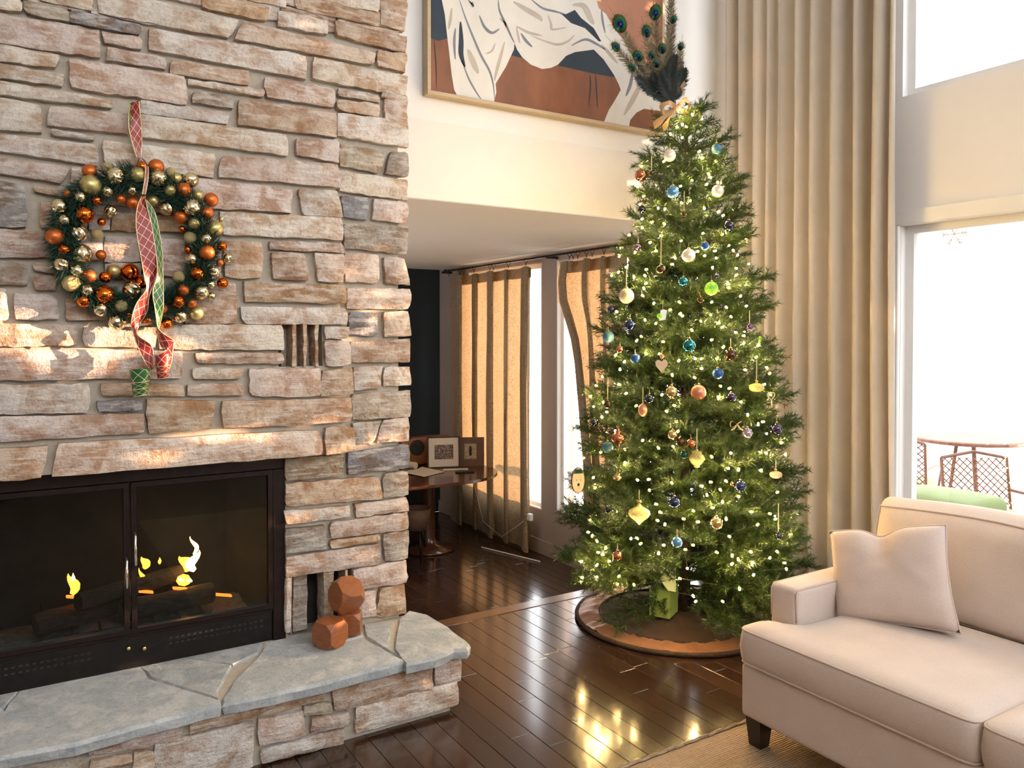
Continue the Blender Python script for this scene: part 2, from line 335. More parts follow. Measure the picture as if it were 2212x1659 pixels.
# ---------------------------------------------------------------- the stone chimney
CROP = {1: (0, 0, .20796), 2: (440, 0, .20796), 3: (0, 330, .20796), 4: (440, 330, .20796), 5: (0, 660, .20796), 6: (440, 660, .20796), 7: (440, 960, .27125), 8: (0, 1300, .47016), 0: (0, 0, 1.0)}
STONES = """
1B -60 -80 225 -5 225 108 -60 90 w|1B 245 10 695 95 705 215 265 130 g|1B 740 110 1460 260 1450 355 740 235 b|1B 300 -120 960 -10 945 105 420 5 w
0B 212 -25 517 45 495 81 212 27 w|0B 434 -30 579 18 579 46 436 15 t|0B 420 -65 617 -8 616 15 421 -25 w
1B -60 145 1020 320 1040 595 -60 435 p|1B 1065 340 1460 395 1465 505 1090 450 p|0B 322 62 663 122 660 169 325 106 w
1B 1110 490 1715 610 1720 715 1115 620 p|0B 370 131 536 156 538 184 368 158 t|1B -60 465 610 580 580 690 -60 635 w|1B -60 650 650 790 660 890 -60 800 w
1B 725 615 1925 800 1940 1080 740 910 p|0B 407 172 569 196 569 208 407 181 w|0B 416 196 503 211 502 233 417 220 g
1B -60 840 1180 1050 1150 1110 -60 975 w|1B -60 1010 415 1100 425 1370 -60 1335 w|1B 505 1110 1325 1190 1330 1385 500 1300 p|1B 545 1345 985 1415 975 1455 545 1390 w
0B 304 218 494 246 491 267 305 243 w|0B 306 248 617 292 625 335 308 294 w|0B -12 290 208 315 209 357 -12 322 w|0B 222 305 463 334 459 381 228 357 w
0B 634 -15 816 32 817 56 640 18 t|0B 640 -60 821 -20 815 26 690 0 w|0P 823 -8 879 0 873 67 823 52 p|2B 775 110 1285 230 1280 350 780 265 w
2B 1365 220 2100 390 2095 545 1370 360 t|2B 420 225 1790 560 1755 670 320 395 p|2P 1810 530 2105 565 2090 740 1810 680 t|2B 1145 600 2110 800 2095 995 1130 815 w
2B 620 805 1355 925 1345 1110 660 1005 p|2B 1405 920 1825 995 1820 1055 1405 990 w|2B 1390 1030 1820 1095 1815 1215 1390 1130 t|2P 1880 1015 2115 1045 2105 1270 1885 1240 p
2P 1850 960 2110 1000 2108 1035 1850 1005 w
2B 370 1035 1370 1160 1380 1420 365 1290 t|2P 1392 1175 2115 1270 2118 1525 1392 1405 w|0B 640 300 731 303 732 352 640 333 p|0P 734 312 835 328 820 372 735 357 g
0P 846 326 882 332 880 381 833 374 g|4B 195 35 1400 130 1412 355 145 240 p|4P 1420 190 2115 290 2120 490 1420 390 w|0B 395 383 630 411 628 458 400 445 p
4B 985 375 1392 400 1440 660 1040 650 w|4P 1440 445 1705 475 1695 695 1455 665 b|4P 1775 485 2125 525 2120 730 1755 690 p|4B 180 620 1425 685 1443 895 200 845 w
4P 1460 740 2115 775 2110 1045 1465 985 g|4B 225 925 605 930 600 1300 225 1290 t|4B 700 925 1440 945 1455 1030 700 1000 p|4B 705 1035 1055 1050 1085 1330 725 1305 t
4B 1155 1045 1452 1060 1455 1340 1195 1330 p|4P 1475 1045 1815 1065 1815 1350 1478 1330 p|4P 1875 1085 2085 1105 2140 1365 1895 1350 p|4B 430 1345 1475 1385 1480 1560 420 1535 t
4P 1495 1405 2140 1420 2140 1625 1497 1615 p|0B 400 608 507 611 510 697 400 698 p|6B 390 15 1480 35 1490 190 420 185 w|6P 1515 70 1805 80 1795 305 1518 300 b
6P 1875 70 2120 65 2145 310 1880 320 p|0B 346 703 607 703 611 755 346 752 w|0B 420 764 610 764 611 784 425 783 p|6B 1260 215 1505 225 1505 340 1270 335 w
6B 1255 370 1505 375 1525 610 1285 625 p|6P 1530 385 2140 350 2140 580 1540 585 t|0B 418 796 527 798 520 818 418 816 w|6B 480 665 1225 660 1200 935 495 935 p
6B 1240 685 1535 650 1540 910 1220 935 t|6P 1556 640 1860 630 1825 860 1575 870 w|6P 1885 650 2140 635 2145 825 1870 830 w|0B 405 832 524 830 524 853 405 853 p
0B 217 829 398 832 398 853 222 854 t|6B 190 1000 1530 970 1530 1200 195 1270 t|0B 318 865 463 868 458 924 320 936 t|6P 1550 925 2140 890 2140 1150 1552 1180 g
6P 1556 1225 1835 1205 1740 1440 1575 1445 g|6P 1870 1195 2125 1165 2130 1405 1810 1425 p|0B 127 960 690 930 696 981 112 1028 p|0B -12 972 103 965 88 1030 -12 1040 t
6B 1260 1275 1555 1265 1570 1500 1280 1545 t|0P 752 980 881 961 885 1009 752 1024 b|5B -60 195 800 210 800 410 -60 420 p|0B 180 708 340 708 338 750 180 747 p
0B -12 754 391 760 393 815 -12 821 p|5B -60 830 930 820 920 1100 -60 1130 w|5B 1000 995 1470 985 1470 1075 1030 1095 b|5B -60 1165 1490 1130 1490 1320 -60 1410 p
3B -60 60 720 160 640 310 -60 200 p|3B 750 150 1090 190 1080 330 740 300 p|3B -60 285 245 350 268 770 -60 765 b|3B 360 345 740 420 660 455 370 395 t
3B 430 510 900 560 900 800 430 770 t|3B -60 800 640 830 660 1085 -60 1080 p|3B -60 1120 280 1170 285 1370 -60 1365 g|3B 355 1150 640 1170 640 1240 370 1225 t
3B 340 1280 570 1280 570 1420 380 1420 t|0B -12 623 11 627 18 690 -12 692 p|0B 33 635 122 640 124 687 34 690 p|0B 144 640 300 650 300 692 144 690 t|0B 312 640 390 645 392 692 312 692 p
3B 1180 620 1890 680 1900 820 1150 800 t|3B 1090 870 1450 890 1450 1130 1100 1130 p|3B 1480 880 1910 910 1900 1280 1480 1250 p|3B 1090 1160 1460 1150 1460 1300 1090 1300 g|3B 680 1290 1060 1300 1060 1450 680 1440 p
3B 940 560 1150 570 1130 800 930 790 p|3B 680 850 1060 870 1060 1110 690 1100 p|3B 760 360 1500 440 1480 560 760 500 p|3B 1520 450 1960 480 1930 620 1530 600 p|0B 410 470 470 474 470 510 410 507 p|0B 410 520 476 522 476 598 410 596 p
7P 655 120 1115 85 1100 245 655 290 g|7P 655 320 1390 255 1430 430 660 490 t|7P 1440 240 1625 220 1630 395 1435 420 g|7P 655 535 1155 495 1165 570 655 635 w
7P 1205 485 1625 425 1635 525 1220 575 p|7P 655 680 960 650 970 830 655 865 b|7P 1015 630 1620 545 1635 670 1020 750 p|7P 1010 775 1395 720 1400 770 1015 825 t
7P 1435 720 1635 690 1620 905 1450 930 g|7P 655 905 1400 795 1410 950 655 1055 p|7P 1190 1005 1610 925 1620 1095 1230 1155 p|7P 1225 1190 1370 1165 1370 1365 1230 1375 p
7P 1410 1150 1600 1115 1605 1345 1375 1370 t|7P 655 1075 688 1072 688 1490 655 1500 w
"""
TONE = {'w': (0.71, 0.65, 0.575), 'p': (0.64, 0.535, 0.465), 't': (0.57, 0.44, 0.325), 'g': (0.47, 0.42, 0.35), 'b': (0.31, 0.305, 0.315)}
ZB0, ZB1, PROUD = 1.12, 2.78, 0.095
def yB(z): return YPIER - PROUD * max(0.0, min(1.0, (ZB1 - z) / (ZB1 - ZB0)))
def on_breast(px, py):
    y = YPIER
    for _ in range(6): p = at(px, py, Y=y); y = yB(p.z)
    return at(px, py, Y=y)
def stone(corners, yfn, tone, parent, proud=0.028, back=0.03, seed=0, name='stone', out=Vector((0, -1, 0))):
    """corners TL TR BR BL as (u, z); a rough hewn block standing proud of the mortar"""
    rnd = random.Random(seed); TLc, TRc, BRc, BLc = [Vector((c[0], c[1])) for c in corners]
    cc = (TLc + TRc + BRc + BLc) / 4; gx_ = 0.0032
    TLc, TRc, BRc, BLc = [c + Vector((gx_ if c.x > cc.x else -gx_, gx_ if c.y > cc.y else -gx_)) for c in (TLc, TRc, BRc, BLc)]
    wd = (TRc - TLc).length; hd = (TLc - BLc).length
    nx = max(4, min(13, int(wd / 0.032))); ny = max(3, min(5, int(hd / 0.022)))
    off = Vector((rnd.uniform(0, 99), rnd.uniform(0, 99), rnd.uniform(0, 99)))
    v = []; tilt = rnd.uniform(-0.005, 0.005); tilt2 = rnd.uniform(-0.004, 0.006)
    for j in range(ny + 1):
        for i in range(nx + 1):
            s, t = i / nx, j / ny
            p = (TLc * (1 - s) + TRc * s) * (1 - t) + (BLc * (1 - s) + BRc * s) * t
            b = (i in (0, nx)) or (j in (0, ny)); corner = (i in (0, nx)) and (j in (0, ny))
            q = Vector((p.x * 22, p.y * 22, 0)) + off
            n1 = noise.noise(q); n2 = noise.noise(q * 2.3 + Vector((5, 1, 7)))
            jx = 0.005 * n1 + 0.004 * n2; jz = 0.0065 * noise.noise(q * 1.3 + Vector((31, 4, 2)))
            if corner: c = (TLc + TRc + BRc + BLc) / 4; p = p + (c - p).normalized() * rnd.uniform(0.0, 0.008)
            d = proud * (1.0 + 0.26 * n1 + 0.22 * n2) + tilt * (s - .5) + tilt2 * (t - .5)
            if b: d = proud * (0.78 + 0.2 * n1)
            v.append((p.x + jx, p.y + jz, d))
    mb = MB(); w = nx + 1
    mb.v = [(x, yfn(z) + back - d if back else yfn(z) - d, z) for x, z, d in v]
    for j in range(ny):
        for i in range(nx): mb.f.append((j * w + i, (j + 1) * w + i, (j + 1) * w + i + 1, j * w + i + 1))
    ring = [i for i in range(nx + 1)] + [j * w + nx for j in range(1, ny + 1)] + [ny * w + i for i in range(nx - 1, -1, -1)] + [j * w for j in range(ny - 1, 0, -1)]
    b0 = len(mb.v)
    for k in ring: x, z, d = v[k]; mb.v.append((x, yfn(z) + back + 0.006, z))
    m_ = len(ring)
    for k in range(m_): mb.f.append((ring[k], ring[(k + 1) % m_], b0 + (k + 1) % m_, b0 + k))
    o = mb.ob(name, M['stone'], parent, sharp=38)
    k = rnd.uniform(0.88, 1.14); h = rnd.uniform(-0.03, 0.03); c = TONE[tone]
    o.color = (min(1, c[0] * k + h * 0.5), min(1, c[1] * k), max(0, c[2] * k - h), 1)
    return o
chim = empty('wall_fireplace', (0.6, YPIER, 0), kind='structure')
nst = 0
minx = {}
for line in STONES.strip().replace('\n', '|').split('|'):
    t = line.split()
    if not t: continue
    ox, oy, s = CROP[int(t[0][0])]; pl = t[0][1]; q = [float(a) for a in t[1:9]]
    pts = [(ox + q[i] * s, oy + q[i + 1] * s) for i in range(0, 8, 2)]
    ws = [on_breast(*p) if pl == 'B' else at(*p, Y=YPIER) for p in pts]
    stone([(p.x, p.z) for p in ws], (yB if pl == 'B' else (lambda z: YPIER)), t[9], chim, proud=0.044 if pl == 'B' else 0.04, seed=nst); nst += 1
# courses beyond the picture's left and upper edges
rnd = random.Random(5)
def fill(x0, x1, z0, z1, seed):
    global nst
    z = z0; r = random.Random(seed)
    while z < z1 - 0.03:
        h = min(r.uniform(0.055, 0.105), z1 - z); x = x0
        while x < x1 - 0.05:
            w_ = min(r.uniform(0.18, 0.42), x1 - x)
            if x1 - (x + w_) < 0.08: w_ = x1 - x
            stone([(x + 0.006, z + h - 0.006), (x + w_ - 0.006, z + h - 0.006), (x + w_ - 0.006, z + 0.006), (x + 0.006, z + 0.006)], yB, r.choice('wpptg'), chim, seed=nst); nst += 1
            x += w_
        z += h
fill(-0.75, -0.075, 1.13, 2.86, 3); fill(-0.75, 0.5, 2.90, 3.25, 4); fill(0.5, 1.57, 3.02, 3.35, 9); fill(-0.75, -0.24, 0.30, 1.12, 8)

# mortar bed (with the two slatted vents left open)
va, vb = on_breast(604, 700), on_breast(702, 791); VX0, VX1, VZ1, VZ0 = va.x, vb.x, va.z, vb.z
la, lb = at(627, 1243, Y=YPIER), at(772, 1372, Y=YPIER); LX0, LX1, LZ1 = la.x, at(768, 1245, Y=YPIER).x, at(700, 1238, Y=YPIER).z
mort = MB()
def slope_box(x0, x1a, x1b, z0, z1):
    y0, y1 = yB(z0) + 0.03, yB(z1) + 0.03; yk = YPIER + 0.17
    mort.add([(x0, y0, z0), (x1a, y0, z0), (x1b, y1, z1), (x0, y1, z1), (x0, yk, z0), (x1a, yk, z0), (x1b, yk, z1), (x0, yk, z1)],
             [(0, 1, 2, 3), (7, 6, 5, 4), (0, 4, 5, 1), (1, 5, 6, 2), (2, 6, 7, 3), (3, 7, 4, 0)])
eb, et = on_breast(752, 955).x, on_breast(722, 235).x
def ex(z): return eb + (et - eb) * (z - 1.16) / (2.68 - 1.16)
slope_box(-0.9, ex(1.125), ex(VZ0), 1.125, VZ0); slope_box(-0.9, VX0, VX0, VZ0, VZ1); slope_box(VX1, ex(VZ0), ex(VZ1), VZ0, VZ1); slope_box(-0.9, ex(VZ1), ex(ZB1), VZ1, ZB1)
mort.box(-0.9, XPIER - 0.035, YPIER + 0.03, YPIER + 0.17, ZB1, ZTOP)
mort.box(1.0, XPIER - 0.035, YPIER + 0.03, YPIER + 0.17, LZ1, ZB1).box(LX1, XPIER - 0.035, YPIER + 0.03, YPIER + 0.17, 0.0, LZ1).box(1.0, LX0, YPIER + 0.03, YPIER + 0.17, 0.0, LZ1)
mort.box(-0.235, 1.0, YPIER + 0.035, YPIER + 0.1, 0.0, 0.30).box(LX0, LX1, YPIER + 0.03, YPIER + 0.17, 0.0, 0.285).box(-0.9, -0.235, YPIER + 0.03, YPIER + 0.17, 0, 1.125)
mort.ob('mortar', M['mortar'], chim)
core = MB().box(-0.9, 1.5, YPIER + 0.17, YP + 0.02, 1.13, ZTOP).box(1.03, XPIER - 0.04, YPIER + 0.17, YP + 0.1, -0.4, 1.13).box(-0.9, -0.27, YPIER + 0.17, YP + 0.02, 0, 1.13).box(1.45, XPIER - 0.04, YPIER + 0.17, YP + 0.1, 1.0, ZTOP)
core
core.box(-0.3, 1.05, YP - 0.04, YP + 0.02, 0.0, 1.14).box(-0.3, 1.05, YPIER + 0.1, YP, -0.05, 0.28); core.ob('masonry_core', M['soot'], chim)
structure('wall_front', MB().box(XL, -0.9, YPIER, YPIER + 0.2, 0, ZTOP), M['wall'])
# upright stone slats in the vents
def slat(pxa, pxb, pya, pyb, fn, yo, dpt, seed, tone='t'):
    r = random.Random(seed); a, b = fn(pxa, pya), fn(pxb, pyb); mb = MB(); n = 5; y0 = a.y + yo
    for j in range(n + 1):
        z = a.z + (b.z - a.z) * j / n; d0, d1, dy = r.uniform(-.003, .003), r.uniform(-.003, .003), r.uniform(-.004, .004)
        mb.v += [(a.x + d0, y0 + dy, z), (b.x + d1, y0 + dy + 0.002, z), (b.x + d1, y0 + dpt, z), (a.x + d0, y0 + dpt, z)]
    for j in range(n):
        for k in range(4): mb.f.append((j * 4 + k, j * 4 + (k + 1) % 4, j * 4 + 4 + (k + 1) % 4, j * 4 + 4 + k))
    mb.f += [(3, 2, 1, 0), (n * 4, n * 4 + 1, n * 4 + 2, n * 4 + 3)]
    o = mb.ob('stone', M['stone'], chim, sharp=38); c = TONE[tone]; o.color = (*c, 1)
for k, (a, b) in enumerate(((631, 641), (655, 664), (680, 689))): slat(a, b, 700, 792, on_breast, -0.004, 0.13, k)
PIERF = lambda x, y: at(x, y, Y=YPIER)
slat(640, 672, 1243, 1366, PIERF, 0.05, 0.10, 20, 'g'); slat(700, 722, 1236, 1362, PIERF, 0.0, 0.10, 21, 'g'); slat(744, 752, 1232, 1350, PIERF, 0.0, 0.1, 22, 'p')
slat(627, 631, 1247, 1368, PIERF, 0.0, 0.1, 23, 'p')

# ---------------------------------------------------------------- raised hearth
YH, ZH = 3.04, 0.295
hearth = empty('stone_hearth', (0.6, 3.3, 0), 'raised stone hearth with pale flagstone top in front of the fireplace', 'hearth')
HST = """
-60 730 375 655 380 800 -60 860 g|410 650 845 545 830 640 415 710 p|415 745 600 712 600 745 415 790 t|715 660 1165 560 1165 760 715 860 w|620 700 705 690 705 860 612 880 t
880 515 1505 390 1500 450 875 605 t|1190 550 1395 510 1400 620 1190 665 p|1400 490 1525 470 1525 505 1400 530 g|1430 545 1605 515 1605 570 1435 605 p
1205 690 1585 590 1580 650 1210 745 w|1535 385 1990 275 1990 410 1540 505 t|2000 270 2120 230 2122 360 2005 385 p|1635 490 2105 370 2110 475 1640 605 w|-60 890 600 800 600 900 -60 1010 p|610 900 1150 800 1160 860 610 1010 t
"""
for line in HST.strip().replace('\n', '|').split('|'):
    t = line.split(); q = [float(a) for a in t[:8]]
    ws = [at(q[i] * .47016, 1300 + q[i + 1] * .47016, Y=YH) for i in range(0, 8, 2)]
    stone([(p.x, max(0.004, p.z)) for p in ws], lambda z: YH, t[8], hearth, proud=0.03, seed=nst); nst += 1
MB().box(-0.75, 1.60, YH + 0.03, YPIER + 0.03, 0, ZH - 0.05).ob('mortar', M['mortar'], hearth)
MB().box(-0.75, 1.64, YH - 0.0, YPIER + 0.03, ZH - 0.05, ZH - 0.012).ob('mortar', M['mortar'], hearth)
for k, (xa, xb, za, zb, tn) in enumerate(((-0.74, -0.46, 0.13, 0.235, 'p'), (-0.45, -0.30, 0.13, 0.235, 'g'), (-0.74, -0.56, 0.01, 0.12, 'w'), (-0.55, -0.30, 0.01, 0.12, 't'), (-0.29, -0.19, 0.01, 0.235, 'p'))):
    stone([(xa, zb), (xb, zb), (xb, za), (xa, za)], lambda z: YH, tn, hearth, proud=0.03, seed=900 + k)
SLABS = [
 'W', 
 [(-330, 480), (85, 398), (5, 488), (-330, 590)],
 [(105, 398), (635, 296), (680, 352), (1002, 452), (1000, 468), (700, 545), (350, 640), (0, 705), (-330, 790), (-330, 610), (20, 500)],
 [(650, 296), (835, 256), (1052, 292), (995, 400), (1003, 438), (700, 342)],
 [(845, 250), (1195, 182), (1180, 228), (1068, 283)],
 [(1035, 462), (1030, 440), (1080, 370), (1200, 235), (1222, 200), (1330, 205), (1560, 190), (1655, 165), (1850, 268), (1500, 360), (1250, 420)],
 [(1225, 188), (1320, 158), (1650, 100), (1662, 150), (1560, 180), (1330, 196)],
 [(1672, 100), (1800, 88), (1775, 180), (1800, 225), (1850, 258), (1684, 155)],
 [(1838, 80), (1880, 42), (1962, 58), (2060, 120), (2155, 195), (2140, 213), (2080, 215), (2000, 250), (1868, 280), (1816, 215)],
]
for k, poly in enumerate(SLABS):
    pts = []
    if poly == 'W':
        e_ = at(-330 * .47016, 1300 + 790 * .47016, Z=ZH); f_ = at(-330 * .47016, 1300 + 480 * .47016, Z=ZH)
        cor = [Vector((-0.80, YH - 0.04)), Vector((e_.x - 0.012, YH - 0.04)), Vector((f_.x - 0.012, YPIER)), Vector((-0.80, YPIER))]; poly = []
        for i in range(4):
            for j in range(8): q_ = cor[i].lerp(cor[(i + 1) % 4], j / 8); pts.append(Vector((q_.x + 0.006 * noise.noise(Vector((q_.x * 14, q_.y * 14, 9))), q_.y + 0.006 * noise.noise(Vector((q_.x * 14, q_.y * 14, 4))))))
    for i in range(len(poly)):
        a = at(poly[i][0] * .47016, 1300 + poly[i][1] * .47016, Z=ZH); b_ = poly[(i + 1) % len(poly)]; b = at(b_[0] * .47016, 1300 + b_[1] * .47016, Z=ZH)
        n = max(1, int((b - a).length / 0.05))
        for j in range(n):
            p = a.lerp(b, j / n); q = Vector((p.x * 14, p.y * 14, k * 3.1)); pts.append(Vector((p.x + 0.007 * noise.noise(q), p.y + 0.007 * noise.noise(q + Vector((9, 9, 9))))))
    c = sum(pts, Vector((0, 0))) / len(pts); mb = MB(); n = len(pts)
    for j, (ins, z) in enumerate(((-0.004, ZH - 0.046), (-0.010, ZH - 0.014), (-0.002, ZH - 0.001))):
        for p in pts:
            d = (c - p).normalized(); e = 0.007 * noise.noise(Vector((p.x * 30, p.y * 30, j * 2.0)))
            mb.v.append((p.x + d.x * (ins + e), p.y + d.y * (ins + e), z + 0.002 * noise.noise(Vector((p.x * 9, p.y * 9, 3)))))
    for j in range(2):
        for i in range(n): mb.f.append((j * n + i, j * n + (i + 1) % n, (j + 1) * n + (i + 1) % n, (j + 1) * n + i))
    mb.f.append(tuple(range(2 * n, 3 * n))); mb.f.append(tuple(range(n - 1, -1, -1)))
    o = mb.ob('flagstone', M['slab'], hearth); r = random.Random(k); kk = r.uniform(0.92, 1.08); o.color = (0.445 * kk, 0.465 * kk, 0.465 * kk, 1)
# ---------------------------------------------------------------- fireplace insert
YF = 3.515
def F(px, py): return at(px, py, Y=YF)
fr_r, fr_b, fr_t = F(617, 1200).x, ZH - 0.002, F(617, 984).z
cx = F(282, 1200).x; fr_l = 2 * cx - fr_r
gr = F(578, 1200).x; gt = F(578, 1022).z; gb = F(587, 1317).z; zs = F(587, 1317).z
ins = empty('fireplace_insert', (cx, YF, ZH), 'black metal fireplace insert with two framed glass doors', 'fireplace')
fb = MB(); IR = F(590, 1200).x; IL = 2 * cx - IR; IT = F(587, 1014).z
zt = min(fr_t, 1.115)
fb.bbox(((fr_l + fr_r) / 2, YF + 0.02, (IT + zt) / 2), ((fr_r - fr_l) / 2, 0.02, (zt - IT) / 2), bev=0.003, seg=1)
for a, b in ((IR, fr_r), (fr_l, IL)): fb.bbox(((a + b) / 2, YF + 0.02, (fr_b + IT) / 2), ((b - a) / 2, 0.02, (IT - fr_b) / 2), bev=0.003, seg=1)
fb.ob('frame', M['bronze'], ins)
lp = MB(); lp.bbox(((IL + IR) / 2, YF + 0.026, (fr_b + zs) / 2 - 0.003), ((IR - IL) / 2, 0.012, (zs - fr_b) / 2 - 0.004), bev=0.002, seg=1)
panel = lp.ob('lower_panel', M['black'], ins)
lv = MB()
for row in range(2):
    for k in range(46):
        x = IL + 0.05 + k * (IR - IL - 0.1) / 45
        if abs(x - cx) < 0.13: continue
        z = fr_b + (zs - fr_b) * (0.52 + 0.16 * row); lv.box(x - 0.006, x + 0.006, YF + 0.011, YF + 0.016, z - 0.0035, z + 0.0035)
lv.ob('vent_slots', M['soot'], panel)['kind'] = 'stuff'
MB().bbox((cx, YF + 0.012, zs - 0.004), ((IR - IL) / 2, 0.006, 0.006), bev=0.002, seg=1).ob('rail', M['chrome'] if False else M['bronze'], ins)
for dx in (-0.012, 0.035):
    p = F(282 + (30 if dx > 0 else -4), 1401); MB().lathe([(0.0035, 0), (0.0035, 0.008), (0.008, 0.009), (0.009, 0.014), (0.006, 0.018)], 10, (p.x, YF + 0.014, p.z), Matrix.Rotation(PI / 2, 4, 'X')).ob('knob', M['brass'], panel, smooth=True)
for s in (-1, 1):
    a, b = (cx + 0.004, IR) if s > 0 else (IL, cx - 0.004)
    d = MB(); t = 0.020; z0, z1 = zs + 0.004, IT - 0.003; y0, y1 = YF + 0.002, YF + 0.026
    d.box(a, b, y0, y1, z0, z0 + t).box(a, b, y0, y1, z1 - t, z1).box(a, a + t, y0, y1, z0 + t, z1 - t).box(b - t, b, y0, y1, z0 + t, z1 - t)
    door = d.ob('door', M['bronze'], ins)
    MB().box(a + t, b - t, YF + 0.013, YF + 0.017, z0 + t, z1 - t).ob('glass_pane', M['fglass'], door)
    hx = cx + s * 0.016; hz0, hz1 = (F(290, 1222).z, F(290, 1152).z) if s > 0 else (F(282, 1270).z, F(282, 1205).z)
    MB().tube([(hx, YF + 0.002, hz0), (hx, YF - 0.022, hz0 + 0.008), (hx, YF - 0.024, (hz0 + hz1) / 2), (hx, YF - 0.022, hz1 - 0.008), (hx, YF + 0.002, hz1)], 0.0052, 8).ob('handle', M['chrome'], door, smooth=True)
x0, x1, y0, y1, z0, z1 = fr_l + 0.03, fr_r - 0.03, YF + 0.045, 4.02, zs - 0.03, IT + 0.03
box = MB(); xs_, xe_ = x0 + 0.12, x1 - 0.12
V = [(x0, y0), (x1, y0), (xe_, y1), (xs_, y1)]
vv = [(x, y, z0) for x, y in V] + [(x, y, z1) for x, y in V]
box.add(vv, [(0, 1, 2, 3), (7, 6, 5, 4), (1, 5, 6, 2), (2, 6, 7, 3), (3, 7, 4, 0)]); box.ob('firebox', M['soot'], ins)
grate = MB()
for k in range(7): grate.tube([(cx - 0.3 + k * 0.1, YF + 0.10, z0 + 0.03), (cx - 0.3 + k * 0.1, YF + 0.36, z0 + 0.03), (cx - 0.3 + k * 0.1, YF + 0.38, z0 + 0.10)], 0.008, 6)
grate.tube([(cx - 0.34, YF + 0.14, z0 + 0.02), (cx + 0.34, YF + 0.14, z0 + 0.02)], 0.008, 6); grate.ob('grate', M['black'], ins)
ash = MB(); n = 18
for j in range(8):
    for i in range(n + 1):
        x = x0 + 0.1 + (x1 - x0 - 0.2) * i / n; y = y0 + 0.05 + 0.33 * j / 7; ash.v.append((x, y, z0 + 0.004 + 0.035 * max(0, noise.noise(Vector((x * 9, y * 9, 1))) + 0.3) * (1 if 0 < j < 7 else 0.1)))
for j in range(7):
    for i in range(n): ash.f.append((j * (n + 1) + i, j * (n + 1) + i + 1, (j + 1) * (n + 1) + i + 1, (j + 1) * (n + 1) + i))
ash.ob('ash_bed', M['ash'], ins, smooth=True)
def log(name, a, b, r, label):
    a, b = Vector(a), Vector(b); pts = [a.lerp(b, t) + Vector((0, 0, 0.006 * noise.noise(Vector((t * 5, r * 99, a.x * 7))))) for t in [i / 6 for i in range(7)]]
    o = MB().tube(pts, [r * (1 + 0.12 * noise.noise(Vector((i, r * 50, 2)))) for i in range(7)], 10).ob(name, M['log'], None, sharp=50); return tag(o, label, 'log', 'logs on the fire grate')
zl = z0 + 0.075
log('fire_log', (cx - 0.33, YF + 0.20, zl), (cx + 0.05, YF + 0.30, zl + 0.01), 0.045, 'charred log at the left side of the fire grate')
log('fire_log', (cx - 0.02, YF + 0.18, zl), (cx + 0.36, YF + 0.24, zl), 0.045, 'charred log at the right side of the fire grate')
log('fire_log', (cx - 0.18, YF + 0.15, zl + 0.075), (cx + 0.24, YF + 0.33, zl + 0.085), 0.038, 'upper charred log lying across the other two logs')
fire = empty('fire', (cx, YF + 0.22, zl), 'small orange flames and embers burning behind the glass doors', 'fire')
def flame(px, py0, py1, wpx, y, mat, sway=0.0):
    b, t = at(px, py0, Y=y), at(px, py1, Y=y); k = dep(b) / FPX; n = 9; pts = []; rs = []
    for i in range(n):
        s = i / (n - 1); pts.append((b.x + (t.x - b.x) * s + sway * math.sin(s * 5) * k * wpx, y + 0.004 * math.sin(s * 7), b.z + (t.z - b.z) * s)); rs.append(max(0.0006, wpx * k * 0.5 * math.sin(PI * min(1, 0.12 + 0.88 * s)) * (1.25 - 0.55 * s)))
    MB().tube(pts, rs, 8).ob('flame', mat, fire, smooth=True)
yf = YF + 0.26
flame(155, 1284, 1238, 20, yf, M['flame'], 0.35); flame(158, 1262, 1238, 9, yf - 0.01, M['flame_hot'])
flame(306, 1270, 1226, 11, yf, M['flame'], 0.5); flame(311, 1228, 1202, 17, yf, M['flame'], 0.3); flame(345, 1218, 1204, 7, yf, M['flame'])
flame(421, 1232, 1190, 20, yf, M['flame_hot'], -0.5); flame(418, 1198, 1158, 9, yf, M['flame_hot'], 0.8); flame(398, 1232, 1200, 26, yf + 0.05, M['flame'], 0.4)
flame(397, 1258, 1246, 30, yf - 0.03, M['flame'])
for px, py, w, mt in ((190, 1302, 34, 'ember'), (165, 1290, 40, 'ember'), (315, 1278, 30, 'ember'), (395, 1272, 42, 'ember'), (430, 1288, 60, 'ember'), (480, 1285, 40, 'ember'), (400, 1253, 28, 'flame_hot')):
    p = at(px, py, Y=yf - 0.04); k = dep(p) / FPX; MB().bbox(p, (w * k / 2, 0.012, 2.2 * k), Matrix.Rotation(0.25, 3, 'Y').to_4x4().to_3x3(), bev=0.002, seg=1).ob('ember', M[mt], fire)

# ---------------------------------------------------------------- wreath on the chimney breast
M['needle_dark'] = plain('wreath_needles', (0.012, 0.055, 0.035), 0.5, var=0.4, nscale=60)
M['o_matte'] = plain('copper_matte', (0.62, 0.16, 0.035), 0.38, 0.75, var=0.05); M['o_shiny'] = plain('copper_shiny', (0.72, 0.15, 0.02), 0.05, 1.0, var=0.03)
M['g_matte'] = plain('gold_matte', (0.55, 0.46, 0.19), 0.38, 0.8, var=0.04); M['c_shiny'] = plain('champagne_shiny', (0.80, 0.72, 0.48), 0.06, 1.0, var=0.03)
M['c_rib'] = plain('champagne_ribbed', (0.78, 0.68, 0.44), 0.14, 1.0, var=0.03); M['g_glit'] = plain('gold_glitter', (0.55, 0.45, 0.22), 0.55, 0.7, var=0.5, nscale=220, bmp=0.6, bdist=0.003)
WC = on_breast(300, 528); WY = yB(1.7) - 0.055
wreath = empty('wreath', (WC.x, WY, WC.z), 'round evergreen wreath covered in gold and copper baubles on the stone chimney', 'wreath')
kx = dep(at(300, 528, Y=WY)) / FPX
ca, cb = at(190, 530, Y=WY), at(412, 530, Y=WY); wc = at(298, 527, Y=WY); RX = 0.252; RZ = 0.252
